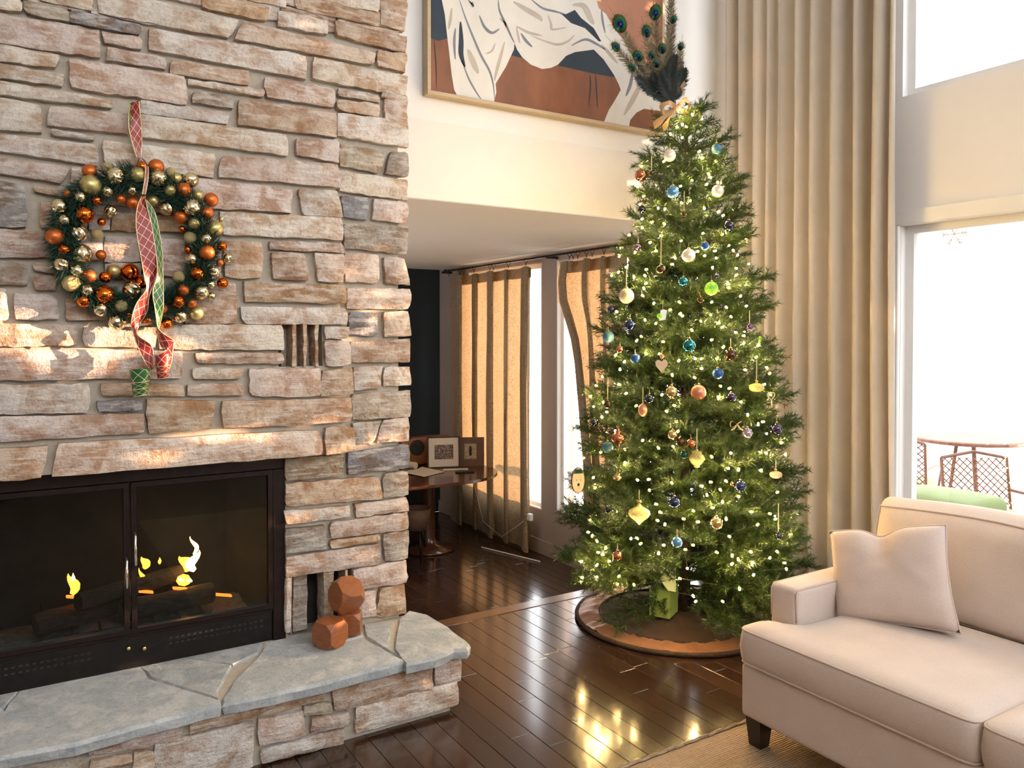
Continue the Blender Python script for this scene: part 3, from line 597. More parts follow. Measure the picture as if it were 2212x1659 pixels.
g = MB(); rnd = random.Random(3)
for k in range(14000):
    a = rnd.uniform(0, 2 * PI); ph = rnd.uniform(0, 2 * PI); rr = 0.045 * math.sqrt(rnd.random())
    dirr = Vector((math.cos(a), 0, math.sin(a))); c = wc + Vector((dirr.x * RX, 0, dirr.z * RZ)); rad = dirr * math.cos(ph) + Vector((0, -1, 0)) * math.sin(ph)
    tang = Vector((-math.sin(a), 0, math.cos(a))); p = c + rad * rr
    if p.y > WY + 0.03: continue
    d = (rad * rnd.uniform(0.5, 1.0) + tang * rnd.uniform(0.2, 0.9) + Vector((rnd.uniform(-.3, .3), rnd.uniform(-.4, .1), rnd.uniform(-.3, .3)))).normalized() * rnd.uniform(0.03, 0.055)
    sd = d.cross(Vector((rnd.uniform(-1, 1), rnd.uniform(-1, 1), rnd.uniform(-1, 1)))).normalized() * 0.0015
    g.add([p + sd, p - sd, p + d], [(0, 1, 2)])
green = g.ob('evergreen_ring', M['needle_dark'], wreath)
MB().tube([wc + Vector((RX * math.cos(i * PI / 16), 0.01, RZ * math.sin(i * PI / 16))) for i in range(32)], 0.012, 8, closed=True).ob('ring_core', M['needle_dark'], wreath, smooth=True)
BAUB = """3 930 195 150 o|3 1110 155 110 g|3 1200 240 190 S|3 940 335 210 G|3 700 425 75 o|3 835 460 120 c|3 1000 495 110 O|3 1113 398 120 c|3 615 560 170 S|3 870 640 200 O|3 1150 605 130 S|3 670 697 115 c|3 1055 720 85 O|3 570 870 180 o|3 812 835 175 S|3 1005 845 120 g|3 665 1005 115 O|3 850 1055 210 S|3 1050 1060 105 o|3 640 1155 150 S|3 795 1222 135 c|3 928 1280 135 o|3 1095 1293 125 O|3 1180 1225 140 G|3 1350 1240 190 O|3 740 1355 175 g|3 910 1425 120 c|3 1085 1475 195 O|3 870 1540 140 O|3 1050 1625 150 S|3 1370 1430 190 S|3 1260 1590 125 g|3 1470 1350 130 O|3 1430 230 160 G|3 1475 145 120 O|3 1622 145 160 o|3 1643 270 185 S|3 1770 200 100 g|3 1828 265 120 G|3 1980 285 165 S|3 1765 390 115 G|3 1908 385 150 o|3 1373 385 105 c|3 1255 480 100 o|3 1375 520 135 o|3 1590 495 110 G|3 1730 575 150 S|3 2055 440 110 G|3 1990 565 180 S|3 2150 625 135 o|3 1880 670 140 o|3 2020 735 125 G|3 1890 790 70 O|3 1975 880 125 g|3 1950 1005 75 O|3 1995 1105 140 S|3 2140 890 115 c|3 2150 1040 160 o|3 2050 1255 145 O|3 1855 1290 130 g|3 1905 1425 120 o|3 2085 1445 170 S|3 1850 1545 140 O|3 1990 1560 105 o|3 1480 470 50 G|4 75 490 150 o|4 115 785 170 G|4 190 970 105 O|4 165 1140 80 o|4 250 1095 100 S|4 100 1240 140 S|4 70 1365 95 c|4 195 1355 115 O|4 85 1490 90 c|4 185 690 60 S|5 1215 165 180 S|5 1340 90 60 O|5 1530 150 90 O|5 1730 185 125 O|5 1870 110 140 S|5 2040 75 145 G|5 1690 30 100 o"""
BM_ = {'o': 'o_matte', 'O': 'o_shiny', 'G': 'g_matte', 'c': 'c_shiny', 'S': 'c_rib', 'g': 'g_glit'}
def ribbed(r, n=28, m=14, depth=0.07):
    mb = MB(); base = 0
    for i in range(m + 1):
        th = PI * i / m
        for k in range(n): q = r * (1 - depth * (k % 2) * math.sin(th)); mb.v.append((q * math.sin(th) * math.cos(2 * PI * k / n), q * math.sin(th) * math.sin(2 * PI * k / n), -r * math.cos(th)))
    for i in range(m):
        for k in range(n): mb.f.append((i * n + k, i * n + (k + 1) % n, (i + 1) * n + (k + 1) % n, (i + 1) * n + k))
    return mb
bme = {k: (ribbed(1.0) if k == 'S' else MB().sphere((0, 0, 0), 1.0, 20, 12)).me('bauble', M[v], smooth=(k != 'S'), sharp=(25 if k == 'S' else None)) for k, v in BM_.items()}
rnd = random.Random(4)
for s in BAUB.split('|'):
    t = s.split(); ox, oy, sc = CROP[int(t[0])]; px, py, d = ox + float(t[1]) * sc, oy + float(t[2]) * sc, float(t[3]) * sc
    q = at(px, py, Y=WY); rad = math.hypot(q.x - wc.x, q.z - wc.z); yo = -0.035 + 0.9 * abs(rad - RX) * 0.5
    p = at(px, py, Y=WY + yo); o = bpy.data.objects.new('bauble', bme[t[4]]); r = d * 0.5 * dep(p) / FPX
    o.location = p - Vector(wreath.location); o.scale = (r,) * 3; o.rotation_euler = (rnd.uniform(0, 6), rnd.uniform(0, 6), rnd.uniform(0, 6)); link(o, wreath, True)

# ribbon that carries the wreath and hangs in two curled tails
def ribbon_mat(name, c):
    m, nt, p, out = nodes(name); uv = N(nt, 'ShaderNodeUVMap'); sp = N(nt, 'ShaderNodeSeparateXYZ'); L(nt, uv.outputs[0], sp.inputs[0])
    acc = None
    for sg in (1, -1):
        a = N(nt, 'ShaderNodeMath', operation='MULTIPLY_ADD'); a.inputs[1].default_value = sg; L(nt, sp.outputs[0], a.inputs[0]); L(nt, sp.outputs[1], a.inputs[2])
        f = N(nt, 'ShaderNodeMath', operation='PINGPONG'); f.inputs[1].default_value = 0.5; L(nt, a.outputs[0], f.inputs[0])
        l = N(nt, 'ShaderNodeMath', operation='LESS_THAN'); l.inputs[1].default_value = 0.030; L(nt, f.outputs[0], l.inputs[0])
        if acc is None: acc = l.outputs[0]
        else:
            mx = N(nt, 'ShaderNodeMath', operation='MAXIMUM'); L(nt, acc, mx.inputs[0]); L(nt, l.outputs[0], mx.inputs[1]); acc = mx.outputs[0]
    L(nt, mixc(nt, acc, c, (0.80, 0.62, 0.38)), p.inputs['Base Color']); p.inputs['Roughness'].default_value = 0.35; p.inputs['Sheen Weight'].default_value = 0.05
    return m
M['rib_red'] = ribbon_mat('ribbon_red', (0.26, 0.012, 0.016)); M['rib_green'] = ribbon_mat('ribbon_green', (0.010, 0.10, 0.022)); M['gold_wire'] = plain('gold_wire', (0.72, 0.55, 0.30), 0.35, 0.7, var=0.05)
ribbon = empty('plaid_ribbon', at(292, 217, Y=yB(2.55) - 0.05), 'red and green ribbon with gold lattice hanging over the wreath', 'ribbon')
def strip(rows, front, back, rep=14.0):
    """rows: (left point, right point); two cloth faces and wired gold edges"""
    n = len(rows); ln = 0; us = [0]
    for i in range(1, n): ln += ((rows[i][0] + rows[i][1]) / 2 - (rows[i - 1][0] + rows[i - 1][1]) / 2).length; us.append(ln)
    for side, mt in ((-1, front), (1, back)):
        mb = MB()
        for i in range(n):
            a, b = rows[i]; tg = ((rows[min(i + 1, n - 1)][0] + rows[min(i + 1, n - 1)][1]) - (rows[max(i - 1, 0)][0] + rows[max(i - 1, 0)][1])); nn = (b - a).cross(tg).normalized() * (0.0009 * side)
            for k in range(5): mb.v.append(tuple(a.lerp(b, k / 4) + nn))
        for i in range(n - 1):
            for k in range(4): mb.f.append((i * 5 + k, i * 5 + k + 1, i * 5 + 6 + k, i * 5 + 5 + k))
        me = bpy.data.meshes.new('cloth_face'); me.from_pydata(mb.v, [], mb.f); me.materials.append(M[mt]); ul = me.uv_layers.new(name='UVMap')
        for pl in me.polygons:
            for li, vi in zip(pl.loop_indices, pl.vertices): ul.data[li].uv = ((vi % 5) / 4 * 1.6, us[vi // 5] * rep * 1.7)
        me.polygons.foreach_set('use_smooth', [True] * len(me.polygons)); link(bpy.data.objects.new('cloth_face', me), ribbon)
    for k in (0, 1): MB().tube([r[k] for r in rows], 0.0018, 5).ob('wired_edge', M['gold_wire'], ribbon, smooth=True)
def spl(ctrl, n=40):
    """ctrl rows of (pxL, pyL, yoffL, pxR, pyR, yoffR): smooth interpolation"""
    out = []; m = len(ctrl) - 1
    for i in range(n + 1):
        t = i / n * m; k = min(int(t), m - 1); u = t - k; P0, P1, P2, P3 = ctrl[max(k - 1, 0)], ctrl[k], ctrl[k + 1], ctrl[min(k + 2, m)]
        v = [0.5 * ((2 * b) + (-a + c) * u + (2 * a - 5 * b + 4 * c - d) * u * u + (-a + 3 * b - 3 * c + d) * u ** 3) for a, b, c, d in zip(P0, P1, P2, P3)]
        out.append((at(v[0], v[1], Y=RY + v[2]), at(v[3], v[4], Y=RY + v[5])))
    return out
RY = yB(2.5) - 0.05
strip(spl([(282, 222, 0.02, 300, 218, 0.0), (279, 255, 0.01, 303, 250, 0.0), (280, 285, 0, 306, 285, 0.01), (288, 320, 0, 306, 318, 0.0), (296, 340, 0, 304, 340, 0)]), 'rib_red', 'rib_red')
strip(spl([(281, 225, 0.01, 287, 216, 0.03), (278, 250, -0.004, 287, 252, 0.02), (279, 280, -0.004, 289, 285, 0.02), (289, 318, -0.004, 296, 320, 0.02), (296, 338, 0, 299, 340, 0.01)]), 'rib_green', 'rib_green')
MB().tube([at(301, 342, Y=RY), at(297, 352, Y=RY - 0.004), at(306, 362, Y=RY - 0.008), at(316, 352, Y=RY - 0.004), at(307, 342, Y=RY)], 0.002, 6).ob('hook', M['bronze'], ribbon, smooth=True)
RY = WY - 0.085
strip(spl([(314, 355, 0.0, 320, 360, 0.0), (313, 385, -0.01, 320, 385, -0.01), (307, 420, -0.01, 314, 420, -0.01)]), 'rib_red', 'rib_red')
# first tail: lattice face, twisting to green, then curled end
strip(spl([(306, 424, 0, 313, 424, 0), (296, 450, 0, 316, 438, 0.02), (294, 490, 0, 326, 478, 0.01), (300, 530, 0, 333, 520, 0.01), (307, 570, 0, 338, 560, 0.01), (312, 600, 0, 337, 596, 0.02),
           (316, 625, 0.0, 322, 640, 0.01), (295, 655, 0.0, 318, 672, 0.02), (284, 690, 0.0, 302, 700, 0.03), (287, 715, 0.03, 296, 722, 0.0), (300, 755, 0.01, 326, 745, 0.0), (318, 790, 0.0, 331, 770, 0.0), (327, 800, 0.01, 331, 795, 0.0)]), 'rib_red', 'rib_green')
strip(spl([(314, 430, 0.005, 316, 432, 0.01), (318, 450, 0.01, 333, 455, 0.02), (328, 490, 0.01, 342, 490, 0.02), (336, 540, 0.01, 350, 540, 0.02), (340, 590, 0.0, 352, 590, 0.02), (330, 630, 0.0, 353, 640, 0.0),
           (334, 662, 0.0, 352, 668, 0.0), (338, 690, 0.0, 346, 700, 0.02), (341, 707, 0.0, 341, 725, 0.03), (352, 720, 0.0, 348, 748, 0.02), (374, 735, 0.0, 358, 756, 0.0), (374, 748, 0.0, 338, 768, 0.0), (370, 782, 0.0, 336, 772, 0.0), (364, 800, 0, 340, 795, 0)]), 'rib_green', 'rib_red')
def curl(px, py, wpx, hpx, fr_, tone):
    p = at(px, py, Y=RY - 0.01); k = dep(p) / FPX; mb = MB(); n = 16; rows = 4
    for turn in range(rows):
        r0, r1 = wpx * k * (0.5 - 0.035 * turn), wpx * k * (0.45 - 0.04 * turn); z0 = p.z + hpx * k * (0.5 - 0.22 * turn); z1 = z0 - hpx * k * (0.42 if turn == 0 else 0.2)
        o = MB()
        for j, (r, z) in enumerate(((r0, z0), (r1, z1))):
            for q in range(n): o.v.append((p.x + r * math.cos(2 * PI * q / n), p.y + r * math.sin(2 * PI * q / n), z + 0.004 * math.cos(2 * PI * q / n)))
        for q in range(n): o.f.append((q, (q + 1) % n, n + (q + 1) % n, n + q))
        me = o.me('curled_end', M[tone], True); ul = me.uv_layers.new(name='UVMap')
        for pl in me.polygons:
            for li, vi in zip(pl.loop_indices, pl.vertices): ul.data[li].uv = ((vi % n) / n * 5, (vi // n) * 1.2)
        link(bpy.data.objects.new('curled_end', me), ribbon)
        MB().tube([(p.x + r1 * math.cos(2 * PI * q / n), p.y + r1 * math.sin(2 * PI * q / n), z1 + 0.004 * math.cos(2 * PI * q / n)) for q in range(n)], 0.0018, 5, closed=True).ob('wired_edge', M['gold_wire'], ribbon, smooth=True)
curl(303, 830, 42, 66, 0, 'rib_green'); curl(352, 795, 32, 60, 0, 'rib_red')

# ---------------------------------------------------------------- three faceted wooden blocks on the hearth
M['block'] = wood('reddish_wood', (0.27, 0.085, 0.025), 0.35, 9.0, (3, 3, 14), 0.3, coat=0.2)
def cubo(p, r, rot, label):
    vs = []
    for a in (-1, 1):
        for b in (-1, 1): vs += [(a, b, 0), (a, 0, b), (0, a, b)]
    bm = bmesh.new()
    cut = 0.56
    for sx in (-1, 1):
        for sy in (-1, 1):
            for sz in (-1, 1):
                for k in range(3):
                    v = [sx, sy, sz]; v[k] *= (1 - cut); bm.verts.new(v)
    bmesh.ops.convex_hull(bm, input=list(bm.verts)); bmesh.ops.dissolve_limit(bm, angle_limit=0.02, verts=list(bm.verts), edges=list(bm.edges))
    bmesh.ops.bevel(bm, geom=list(bm.edges), offset=0.035, segments=1, affect='EDGES')
    Rm = Euler(rot).to_matrix(); zmin = min((Rm @ v.co).z for v in bm.verts)
    for v in bm.verts: v.co = (Rm @ v.co) * r
    me = bpy.data.meshes.new('wooden_block'); bm.to_mesh(me); bm.free(); me.materials.append(M['block'])
    o = bpy.data.objects.new('wooden_block', me); o.location = p; COL.objects.link(o); return tag(o, label, 'ornament', 'faceted wooden blocks on the hearth'), -zmin * r
def put_block(px, py, d, ybase, zb, rot, label):
    p = at(px, py, Y=ybase); r = d * 0.5 * dep(p) / FPX / 1.13
    o, h = cubo(p, r, rot, label); o.location = (p.x, p.y, zb + h); return o, h, r
b1, h1, r1 = put_block(713, 1352, 62, 3.335, ZH, (0.0, 0.0, 0.5), 'faceted wooden block in front, lowest and leftmost of the three')
b2, h2, r2 = put_block(756, 1337, 54, 3.42, ZH, (0.0, 0, 1.1), 'faceted wooden block behind, directly under the top block')
b3, h3, r3 = put_block(748, 1285, 64, 3.40, ZH, (0.62, 0.1, 0.2), 'faceted wooden block balanced on top of the other two')
b3.location.z = at(748, 1285, Y=3.40).z
# ---------------------------------------------------------------- painting over the opening
YQ = YP - 0.035
def Q(x, y): p = at(900 + x * .27125, y * .27125, Y=YQ); return (p.x, p.z)
pl_, pb_, pr_ = at(918, 100, Y=YQ).x, at(1385.5, 287.5, Y=YQ).z, at(1429, 150, Y=YQ).x
ptop = pb_ + 1.05
paint = empty('painting', ((pl_ + pr_) / 2, YQ, pb_), 'large canvas of draped white forms on brown and dark teal in a thin wooden frame', 'painting')
M['fr_wood'] = wood('pale_frame_wood', (0.50, 0.38, 0.24), 0.5, 8, (1, 10, 10), 0.15)
def brushy(name, c, v=0.12, sc=9.0): return plain(name, c, 0.55, var=v, nscale=sc, bmp=0.2, stretch=(1, 1, 0.5))
M['pt_brown'] = brushy('paint_brown', (0.22, 0.080, 0.032), 0.25, 5); M['pt_teal'] = brushy('paint_teal', (0.010, 0.024, 0.042), 0.3, 7); M['pt_salmon'] = brushy('paint_salmon', (0.46, 0.21, 0.13), 0.12)
M['pt_white'] = brushy('paint_white', (0.72, 0.69, 0.63), 0.07, 5); M['pt_grey'] = brushy('paint_grey', (0.20, 0.20, 0.24), 0.15); M['pt_warm'] = brushy('paint_warm_grey', (0.48, 0.42, 0.35), 0.12); M['pt_yellow'] = brushy('paint_yellow', (0.75, 0.55, 0.14), 0.1)
ft = 0.022; f = MB()
for a in ((pl_, pr_, pb_, pb_ + ft), (pl_, pr_, ptop - ft, ptop), (pl_, pl_ + ft, pb_ + ft, ptop - ft), (pr_ - ft, pr_, pb_ + ft, ptop - ft)):
    f.bbox(((a[0] + a[1]) / 2, YQ, (a[2] + a[3]) / 2), ((a[1] - a[0]) / 2, 0.032, (a[3] - a[2]) / 2), bev=0.002, seg=1)
f.ob('frame', M['fr_wood'], paint)
MB().box(pl_ + ft, pr_ - ft, YQ - 0.012, YQ + 0.03, pb_ + ft, ptop - ft).ob('canvas', M['pt_brown'], paint)
lay = [0]
x0c, x1c, z0c, z1c = pl_ + ft, pr_ - ft, pb_ + ft, ptop - ft
def shape(pts, mat, px=True, lyr=None):
    P = [Q(*p) for p in pts] if px else pts
    P = [(max(x0c, min(x1c, x)), max(z0c, min(z1c, z))) for x, z in P]
    lay[0] += 1; y = YQ - 0.0125 - 0.0003 * (lyr if lyr is not None else 1)
    MB().prism(P, lambda u, v, t: (u, y + t, v), 0.0, 0.0002).ob('painted_shape', M[mat], paint)
shape([(90, -3000), (1990, -3000), (1990, 560), (1570, 620), (1400, 590), (1200, 545), (800, 460), (240, 312), (90, 292)], 'pt_teal', lyr=1)
shape([(1400, -500), (1990, -500), (1990, 560), (1800, 500), (1700, 420), (1560, 230), (1430, 60)], 'pt_salmon', lyr=2)
shape([(1380, -60), (1450, -60), (1460, 20), (1410, 10)], 'pt_yellow', lyr=3)
shape([(150, -3000), (190, 0), (215, 120), (235, 300), (250, 420), (270, 600), (290, 720), (315, 800), (480, 850), (605, 870), (625, 740), (620, 670), (700, 540), (765, 400), (770, 350), (790, 400), (830, 460), (900, 520), (990, 555), (1060, 545),
       (1115, 520), (1180, 450), (1250, 420), (1400, 400), (1480, 480), (1560, 600), (1600, 680), (1615, 720), (1570, 800), (1520, 880), (1480, 1010), (1680, 1045), (1690, 960), (1740, 900), (1800, 870), (1870, 880), (1990, 900), (1990, 740), (1850, 700), (1760, 560),
       (1700, 440), (1640, 330), (1560, 230), (1500, 120), (1440, 70), (1420, 0), (1420, -3000)], 'pt_white', lyr=4)
shape([(1080, 85), (1180, 118), (1250, 85), (1300, 150), (1400, 230), (1460, 335), (1440, 335), (1330, 230), (1220, 190), (1150, 125)], 'pt_teal', lyr=5)
shape([(100, 280), (235, 312), (165, 330), (100, 310)], 'pt_teal', lyr=5)
def brush(pts, w, mat):
    w *= 1.5; C_ = []
    for k in range(len(pts) - 1):
        a, b, c, d = pts[max(k - 1, 0)], pts[k], pts[k + 1], pts[min(k + 2, len(pts) - 1)]
        for u in (0, .2, .4, .6, .8): C_.append(tuple(0.5 * (2 * b[i] + (c[i] - a[i]) * u + (2 * a[i] - 5 * b[i] + 4 * c[i] - d[i]) * u * u + (3 * b[i] - a[i] - 3 * c[i] + d[i]) * u ** 3) for i in (0, 1)))
    pts = C_ + [pts[-1]]
    n = len(pts); Lp, Rp = [], []
    for i, (x, y) in enumerate(pts):
        a = Vector(pts[max(0, i - 1)]); b = Vector(pts[min(n - 1, i + 1)]); d = (b - a).normalized(); h = w * (0.08 + 0.92 * math.sin(PI * (i + 0.5) / n) ** 0.8)
        Lp.append((x - d.y * h, y + d.x * h)); Rp.append((x + d.y * h, y - d.x * h))
    shape(Lp + Rp[::-1], mat, lyr=6)
for b in [([(330, 0), (380, 150), (440, 300), (500, 440), (570, 570), (600, 680), (612, 800)], 6, 'pt_grey'), ([(340, 180), (345, 330), (345, 440), (375, 540)], 14, 'pt_teal'), ([(350, 480), (400, 620), (460, 730), (510, 805)], 5, 'pt_grey'),
          ([(640, 0), (650, 90), (700, 200), (740, 290), (770, 350)], 6, 'pt_grey'), ([(490, 130), (530, 220), (590, 268), (650, 235)], 8, 'pt_grey'), ([(270, 70), (260, 160), (245, 240)], 8, 'pt_warm'), ([(300, 230), (290, 340), (298, 480)], 7, 'pt_grey'),
          ([(400, 400), (440, 500), (480, 590)], 16, 'pt_warm'), ([(690, 340), (660, 450), (630, 560), (610, 650)], 9, 'pt_warm'), ([(540, 435), (590, 410), (615, 350)], 6, 'pt_warm'), ([(760, 20), (860, 80), (960, 140), (990, 175)], 14, 'pt_warm'),
          ([(900, 0), (990, 70), (1080, 95), (1180, 120)], 6, 'pt_grey'), ([(1035, 125), (1060, 200), (1070, 240), (1180, 225)], 7, 'pt_warm'), ([(785, 215), (880, 265), (990, 290)], 8, 'pt_warm'), ([(785, 220), (800, 300), (812, 350)], 6, 'pt_warm'),
          ([(820, 270), (860, 330), (910, 380)], 8, 'pt_grey'), ([(900, 290), (1030, 340), (1120, 360), (1200, 330), (1250, 280)], 7, 'pt_warm'), ([(1220, 370), (1330, 320), (1420, 355), (1490, 400)], 7, 'pt_grey'), ([(1460, 360), (1530, 440), (1590, 510)], 9, 'pt_warm'),
          ([(1230, 45), (1320, 55), (1370, 150), (1400, 200)], 16, 'pt_warm'), ([(1460, 80), (1470, 170), (1490, 270)], 6, 'pt_grey'), ([(1710, 570), (1690, 680), (1655, 770)], 9, 'pt_grey'), ([(1790, 640), (1720, 780), (1640, 920)], 14, 'pt_warm'),
          ([(1370, 600), (1375, 700), (1360, 850)], 2.5, 'pt_teal'), ([(1415, 600), (1425, 760), (1430, 860)], 2.5, 'pt_teal'), ([(130, 320), (145, 500), (150, 700)], 2.5, 'pt_teal'), ([(400, 0), (440, 60), (435, 20)], 5, 'pt_grey'), ([(650, 150), (690, 190), (700, 230)], 6, 'pt_warm')]: brush(*b)

# ---------------------------------------------------------------- curtains
def pleated(name, ys, xs, z0, z1, mat, parent, nz=6, taper=None, jit=0.004, seed=0, th=0.0):
    """ys/xs: plan of the folds from left to right; hung from z1 to z0"""
    mb = MB(); r = random.Random(seed); n = len(ys)
    for j in range(nz + 1):
        t = j / nz; z = z1 + (z0 - z1) * t
        for i in range(n):
            dy = taper(t, i / (n - 1)) if taper else 0.0
            mb.v.append((xs[i] + jit * noise.noise(Vector((i * 0.7, t * 3, seed))), ys[i] + dy + jit * 1.5 * noise.noise(Vector((i * 0.6, t * 2.2, seed + 9))), z))
    for j in range(nz):
        for i in range(n - 1): mb.f.append((j * n + i, j * n + i + 1, (j + 1) * n + i + 1, (j + 1) * n + i))
    o = mb.ob(name, mat, parent, smooth=True); return o
M['drape'] = fabric('beige_drape', (0.55, 0.495, 0.42), 0.10, 500, 0.05, tcol=(1.0, 0.86, 0.68), bs=0.1)
# tall beige drape beside the window
XD = 4.11
val = [1572, 1586, 1600, 1614, 1632, 1650, 1660, 1672, 1686, 1700, 1722, 1741, 1757, 1777, 1801, 1826, 1851, 1870, 1894, 1918, 1932, 1946]
ys, xs = [], []
for i in range(len(val) - 1):
    a, b = at(val[i], 300, X=XD).y, at(val[i + 1], 300, X=XD).y; hi = (i % 2 == 0); am = min(0.085, 0.75 * abs(a - b) + 0.02)
    for k in range(6):
        u = k / 6; ys.append(a + (b - a) * u); w_ = math.sin(PI * u) ** 0.7
        xs.append(XD + (-am * w_ if hi else am * w_))
drape = empty('drape', (XD, 3.3, 0), 'tall pleated beige drape hanging from ceiling to floor beside the window', 'drape')
pleated('cloth', ys, xs, 0.015, 5.0, M['drape'], drape, nz=14, jit=0.01, seed=2, taper=lambda t, u: (u - 0.5) * 0.03 * math.sin(t * 4))
MB().tube([(XD, 2.5, 5.02), (XD, 4.0, 5.02)], 0.015, 8).ob('rail', M['frame'], drape)
# sunken room: rod with rings and two printed curtains
M['print'] = fabric('printed_cotton', (0.40, 0.31, 0.20), 0.27, 700, 0.08, pattern=(0.10, 0.055, 0.03), tcol=(1.0, 0.90, 0.74), bs=0.1)
XC = 4.16
rodL, rodR = at(962, 586, X=XC), at(1345, 527, X=XC)
rod = empty('curtain_rod', (XC, rodL.y, rodL.z), 'dark metal curtain rod with rings across the sunken room windows', 'curtain rod')
MB().tube([rodL, (XC, 4.3, rodL.z)], 0.011, 8).ob('pole', M['black'], rod, smooth=True)
MB().sphere(rodL, 0.022, 12, 8).ob('finial', M['black'], rod, smooth=True)
for px in (1183, 957):
    p = at(px, 575, X=XC); MB().bbox((XC + 0.05, p.y, rodL.z - 0.01), (0.065, 0.008, 0.012), bev=0.002, seg=1).ob('bracket', M['black'], rod)
ring = MB().tube([(0, 0.019 * math.cos(i * PI / 8) * 0.3, 0.019 * math.sin(i * PI / 8)) for i in range(16)], 0.0028, 5, closed=True).me('ring', M['black'], True)
ring2 = MB().tube([(0.022 * math.cos(i * PI / 8), 0, 0.022 * math.sin(i * PI / 8)) for i in range(16)], 0.0028, 5, closed=True); ring2.tube([(0, 0, -0.022), (0, 0, -0.05)], 0.004, 6)
ringme = ring2.me('ring', M['black'], True)
for px in (970, 993, 1002, 1024, 1058, 1066, 1098, 1136, 1230, 1238, 1248, 1267, 1279, 1305, 1330):
    p = at(px, 560, X=XC); o = bpy.data.objects.new('ring', ringme); o.location = Vector((XC, p.y, rodL.z - 0.012)) - Vector(rod.location); o.rotation_euler = (0, 0, 0.2); link(o, rod, True)
def far_curtain(name, folds, ptop_px, zt, zb, label, taper=None, seed=0):
    """folds: (px, xoffset)"""
    ys, xs = [], []
    for i in range(len(folds) - 1):
        a, b = at(folds[i][0], 700, X=XC).y, at(folds[i + 1][0], 700, X=XC).y
        for k in range(4): u = k / 4; s = u * u * (3 - 2 * u); ys.append(a + (b - a) * u); xs.append(XC + 1.25 * (folds[i][1] + (folds[i + 1][1] - folds[i][1]) * s))
    e = empty(name, (XC, sum(ys) / len(ys), zb), label, 'curtain')
    pleated('cloth', ys, xs, zb, zt, M['print'], e, nz=16, jit=0.012, seed=seed, taper=taper)
    pleated('hem', ys, [x + 0.007 for x in xs], zt - 0.10, zt - 0.004, M['print'], e, nz=2, jit=0.0, seed=seed, taper=None)
    return e
zt1 = rodL.z - 0.075
far_curtain('curtain', [(970, 0.01), (980, -0.02), (1004, -0.06), (1006, -0.04), (986, -0.01), (987, 0.02), (1012, 0.03), (1031, 0.0), (1032, -0.03), (1023, -0.01), (1024, 0.02), (1046, 0.0), (1073, -0.06), (1074, -0.04), (1058, 0.0), (1059, 0.03), (1078, 0.02), (1100, -0.03), (1101, -0.02), (1094, 0.01), (1112, 0.03), (1147, -0.05), (1148, -0.03), (1127, 0.0), (1126, 0.02), (1144, 0.03)],
            0, zt1, ZF + 0.03, 'printed tan curtain glowing in sunlight beside the desk', seed=3, taper=lambda t, u: 0.04 * math.sin(t * 3) * (u - 0.3))
far_curtain('curtain', [(1222, -0.02), (1243, -0.05), (1244, -0.03), (1224, 0.0), (1225, 0.02), (1258, 0.02), (1268, -0.01), (1281, -0.06), (1282, -0.03), (1264, 0.0), (1265, 0.03), (1296, 0.01), (1314, -0.05), (1315, -0.03), (1303, 0.02), (1326, 0.0), (1340, -0.03), (1356, 0.01)],
            0, zt1, ZF + 0.03, 'printed tan curtain gathered beside the Christmas tree', seed=5, taper=lambda t, u: (0.16 * math.exp(-((t - 0.10) / 0.10) ** 2) - 0.34 * min(1, t * 1.5)) * (1 - u) ** 1.5)
MB().tube([at(1040, 1182, Z=ZF + 0.008), at(1166, 1213, Z=ZF + 0.008)], 0.007, 8).ob('rod_on_floor', M['frame'])
tag(bpy.data.objects['rod_on_floor'], 'thin pale stick lying on the floor of the sunken room', 'stick')
pa = at(1145, 1117, X=XR - 0.16); ad = empty('power_adapter', pa, 'small white power adapter hanging at the curtain edge', 'adapter')
MB().bbox(pa, (0.02, 0.026, 0.032), bev=0.005).ob('body', M['frame'], ad)
MB().tube([pa + Vector((0, 0.02, 0.0)), pa + Vector((-0.03, 0.15, -0.1)), pa + Vector((-0.04, 0.45, -0.28)), pa + Vector((-0.05, 0.8, -0.2)), pa + Vector((-0.06, 1.0, 0.2)), pa + Vector((-0.1, 1.05, 0.45))], 0.003, 6).ob('cable', M['frame'], ad, smooth=True)

# ---------------------------------------------------------------- desk and what stands on it
M['desk'] = wood('walnut', (0.075, 0.026, 0.014), 0.22, 6, (12, 1.5, 12), 0.35, coat=0.4)
ZD = ZF + 0.755; dc = Vector((3.50, 7.02, ZF))
desk = empty('desk', dc, 'dark walnut desk with rounded end and pedestal leg in the sunken room', 'desk')
poly = [(2.2, 6.42), (3.5, 6.42)] + [(3.5 + 0.62 * math.cos(a), 7.02 + 0.60 * math.sin(a)) for a in [-PI / 2 + i * PI / 20 for i in range(1, 20)]] + [(3.5, 7.62), (2.2, 7.62)]
MB().prism(poly, lambda u, v, t: (u, v, t), ZD - 0.028, ZD).ob('table_top', M['desk'], desk)
MB().lathe([(0.26, 0), (0.26, 0.02), (0.10, 0.05), (0.07, 0.12), (0.065, 0.60), (0.10, 0.68), (0.20, 0.725)], 20, (3.42, 7.02, ZF)).ob('pedestal', M['desk'], desk, smooth=True)
MB().box(2.25, 2.7, 6.48, 7.55, ZF, ZD - 0.03).ob('drawer_box', M['desk'], desk)
def desk_pt(px, py, y): return at(px, py, Y=y)
def upright(name, pxa, pxb, pyt, y, mat, label, cat, th=0.02, lean=0.08):
    a, b = at(pxa, 1000, Y=y), at(pxb, 1000, Y=y); h = at((pxa + pxb) / 2, pyt, Y=y).z - ZD
    e = empty(name, ((a.x + b.x) / 2, y, ZD), label, cat); return e, (b.x - a.x) / 2, h
